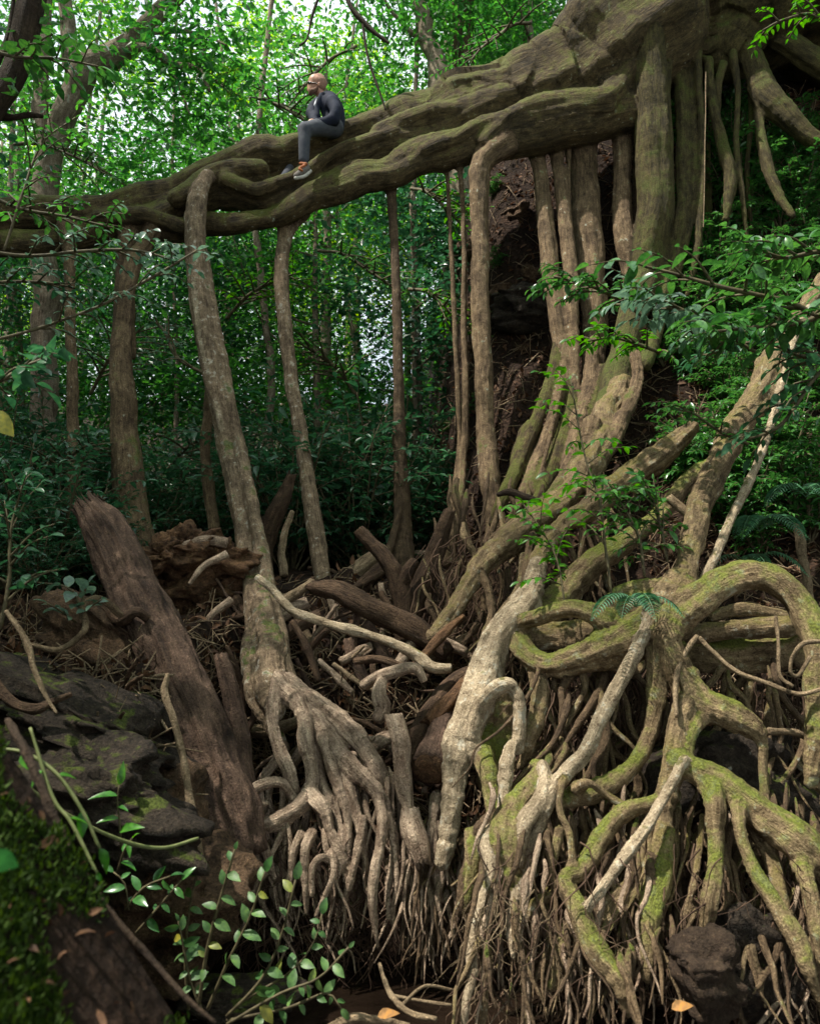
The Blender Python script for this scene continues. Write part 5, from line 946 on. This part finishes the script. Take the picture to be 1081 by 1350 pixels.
arm_f = [TB((490, 380, DP+.22, .05), (450, 430, DP+.2, .045), (420, 480, DP+.1, .04)), TB((420, 480, DP+.1, .036), (440, 520, DP-.05, .03), (450, 545, DP-.16, .025))]
def hand(u, v, d, sgn):
    T = [TB((u, v, d, .024), (u-22, v+4, d-.02, .026))]
    for i in range(4): T.append(TB((u-20, v-10+i*8, d-.03+.0*i, .0095), (u-44-3*(i % 2), v-4+i*9, d-.05, .009), (u-58+4*i, v+10+i*7, d-.04, .008), step=.012))
    T.append(TB((u-4, v-6, d-.04, .011), (u-22, v-18, d-.06, .009), (u-36, v-14, d-.06, .008), step=.012)); return T
torso = [TB((590, 580, DP+.1, .1), (600, 500, DP+.1, .1), (575, 430, DP+.08, .1), (535, 378, DP+.05, .08))]
leg = lambda a: TB(*a, step=.03)
legs = [leg([(*hipN, .085), (480, 585, DP-.28, .075), (375, 600, DP-.42, .062)]), leg([(375, 600, DP-.42, .058), (372, 700, DP-.42, .058), (368, 850, DP-.4, .04), (365, 905, DP-.4, .04)]), leg([(*hipF, .085), (420, 620, DP+.35, .07), (360, 720, DP+.55, .058)]), leg([(360, 720, DP+.55, .053), (290, 860, DP+.5, .043), (200, 990, DP+.05, .035)])]
foot = [TB((370, 930, DP-.42, .036), (310, 960, DP-.46, .028)), TB((190, 1000, DP+.0, .034), (110, 1025, DP-.12, .028))]
body('body', head+arm_n+arm_f+hand(452, 545, DP-.32, 1)+hand(448, 560, DP-.17, 1)+torso+legs+foot, skin, man, .0065, .008)
body('jacket', [TB((590, 578, DP+.1, .145), (602, 500, DP+.08, .135), (582, 430, DP+.06, .135), (548, 380, DP+.05, .105)), TB((520, 385, DP+.22, .075), (560, 385, DP+.05, .09), (590, 395, DP-.13, .075)), TB((590, 390, DP-.16, .072), (618, 455, DP-.25, .068), (600, 525, DP-.26, .064)), TB((600, 525, DP-.26, .062), (530, 545, DP-.31, .054), (480, 548, DP-.33, .046)), TB((490, 385, DP+.22, .07), (440, 430, DP+.2, .066), (425, 480, DP+.1, .06)), TB((425, 480, DP+.1, .058), (440, 515, DP-.04, .05), (456, 542, DP-.14, .042)), TB((560, 330, DP+.08, .045), (585, 350, DP+.03, .05), (570, 365, DP-.06, .04)), TB((640, 585, DP-.02, .05), (600, 595, DP-.12, .06), (540, 590, DP-.1, .05)), TB((500, 330, DP-.06, .02), (480, 380, DP-.07, .025), (470, 440, DP-.05, .03), (470, 500, DP-.05, .04))], jackm, man, .008, .015)
body('trousers', [leg([(*hipN, .12), (480, 590, DP-.28, .098), (378, 608, DP-.42, .08)]), leg([(372, 605, DP-.42, .076), (368, 700, DP-.43, .068), (366, 840, DP-.41, .06)]), leg([(*hipF, .11), (420, 620, DP+.35, .085), (360, 720, DP+.55, .072)]), leg([(360, 720, DP+.55, .07), (290, 860, DP+.5, .055), (208, 982, DP+.05, .046)])], trou, man, .009, .012)
body('shirt', [TB((478, 372, DP-.02, .034), (468, 410, DP-.01, .036))], wht, man, .008, .01)
body('beard', [TB((430, 300, DP-.04, .034), (420, 318, DP+.0, .03), (440, 305, DP+.06, .034)), TB((448, 296, DP-.06, .026), (470, 275, DP-.07, .018))], stub, man, .006, .008)
body('stubble_hair', [TB((490, 232, DP+.02, .078), (484, 212, DP+.02, .073)), TB((500, 262, DP+.02, .06), (494, 240, DP+.02, .074))], plain('cropped_hair', (0.27, 0.15, 0.11), .8, (0.34, 0.2, 0.145), 60), man, .007, .01)
body('sunglasses', [TB((404, 234, DP-.04, .017), (418, 236, DP-.05, .016)), TB((418, 234, DP-.07, .007), (478, 240, DP-.11, .006))], plain('dark_glass', (0.01, 0.01, 0.01), .2), man, .005, .004)
for nm, pts in (('shoe', [TB((385, 925, DP-.41, .046), (345, 950, DP-.46, .046), (305, 972, DP-.5, .034)), TB((375, 895, DP-.41, .048), (372, 920, DP-.41, .045))]), ('shoe', [TB((200, 985, DP-.04, .04), (150, 1008, DP-.16, .042), (100, 1030, DP-.24, .03))])): s_ = body(nm, pts, shm, man, .007, .01); SH = globals().get('SH') or s_
SH_ = SH
body('shoelaces', [TB((368, 895, DP-.47, .02), (335, 910, DP-.5, .02)), TB((380, 880, DP-.46, .022), (340, 875, DP-.44, .02)), TB((350, 930, DP-.52, .014), (330, 920, DP-.52, .014))], orm, SH_, .006, .006)
body('sole', [TB((415, 935, DP-.4, .022), (370, 975, DP-.47, .02), (300, 990, DP-.52, .02))], solem, SH_, .006, .006)
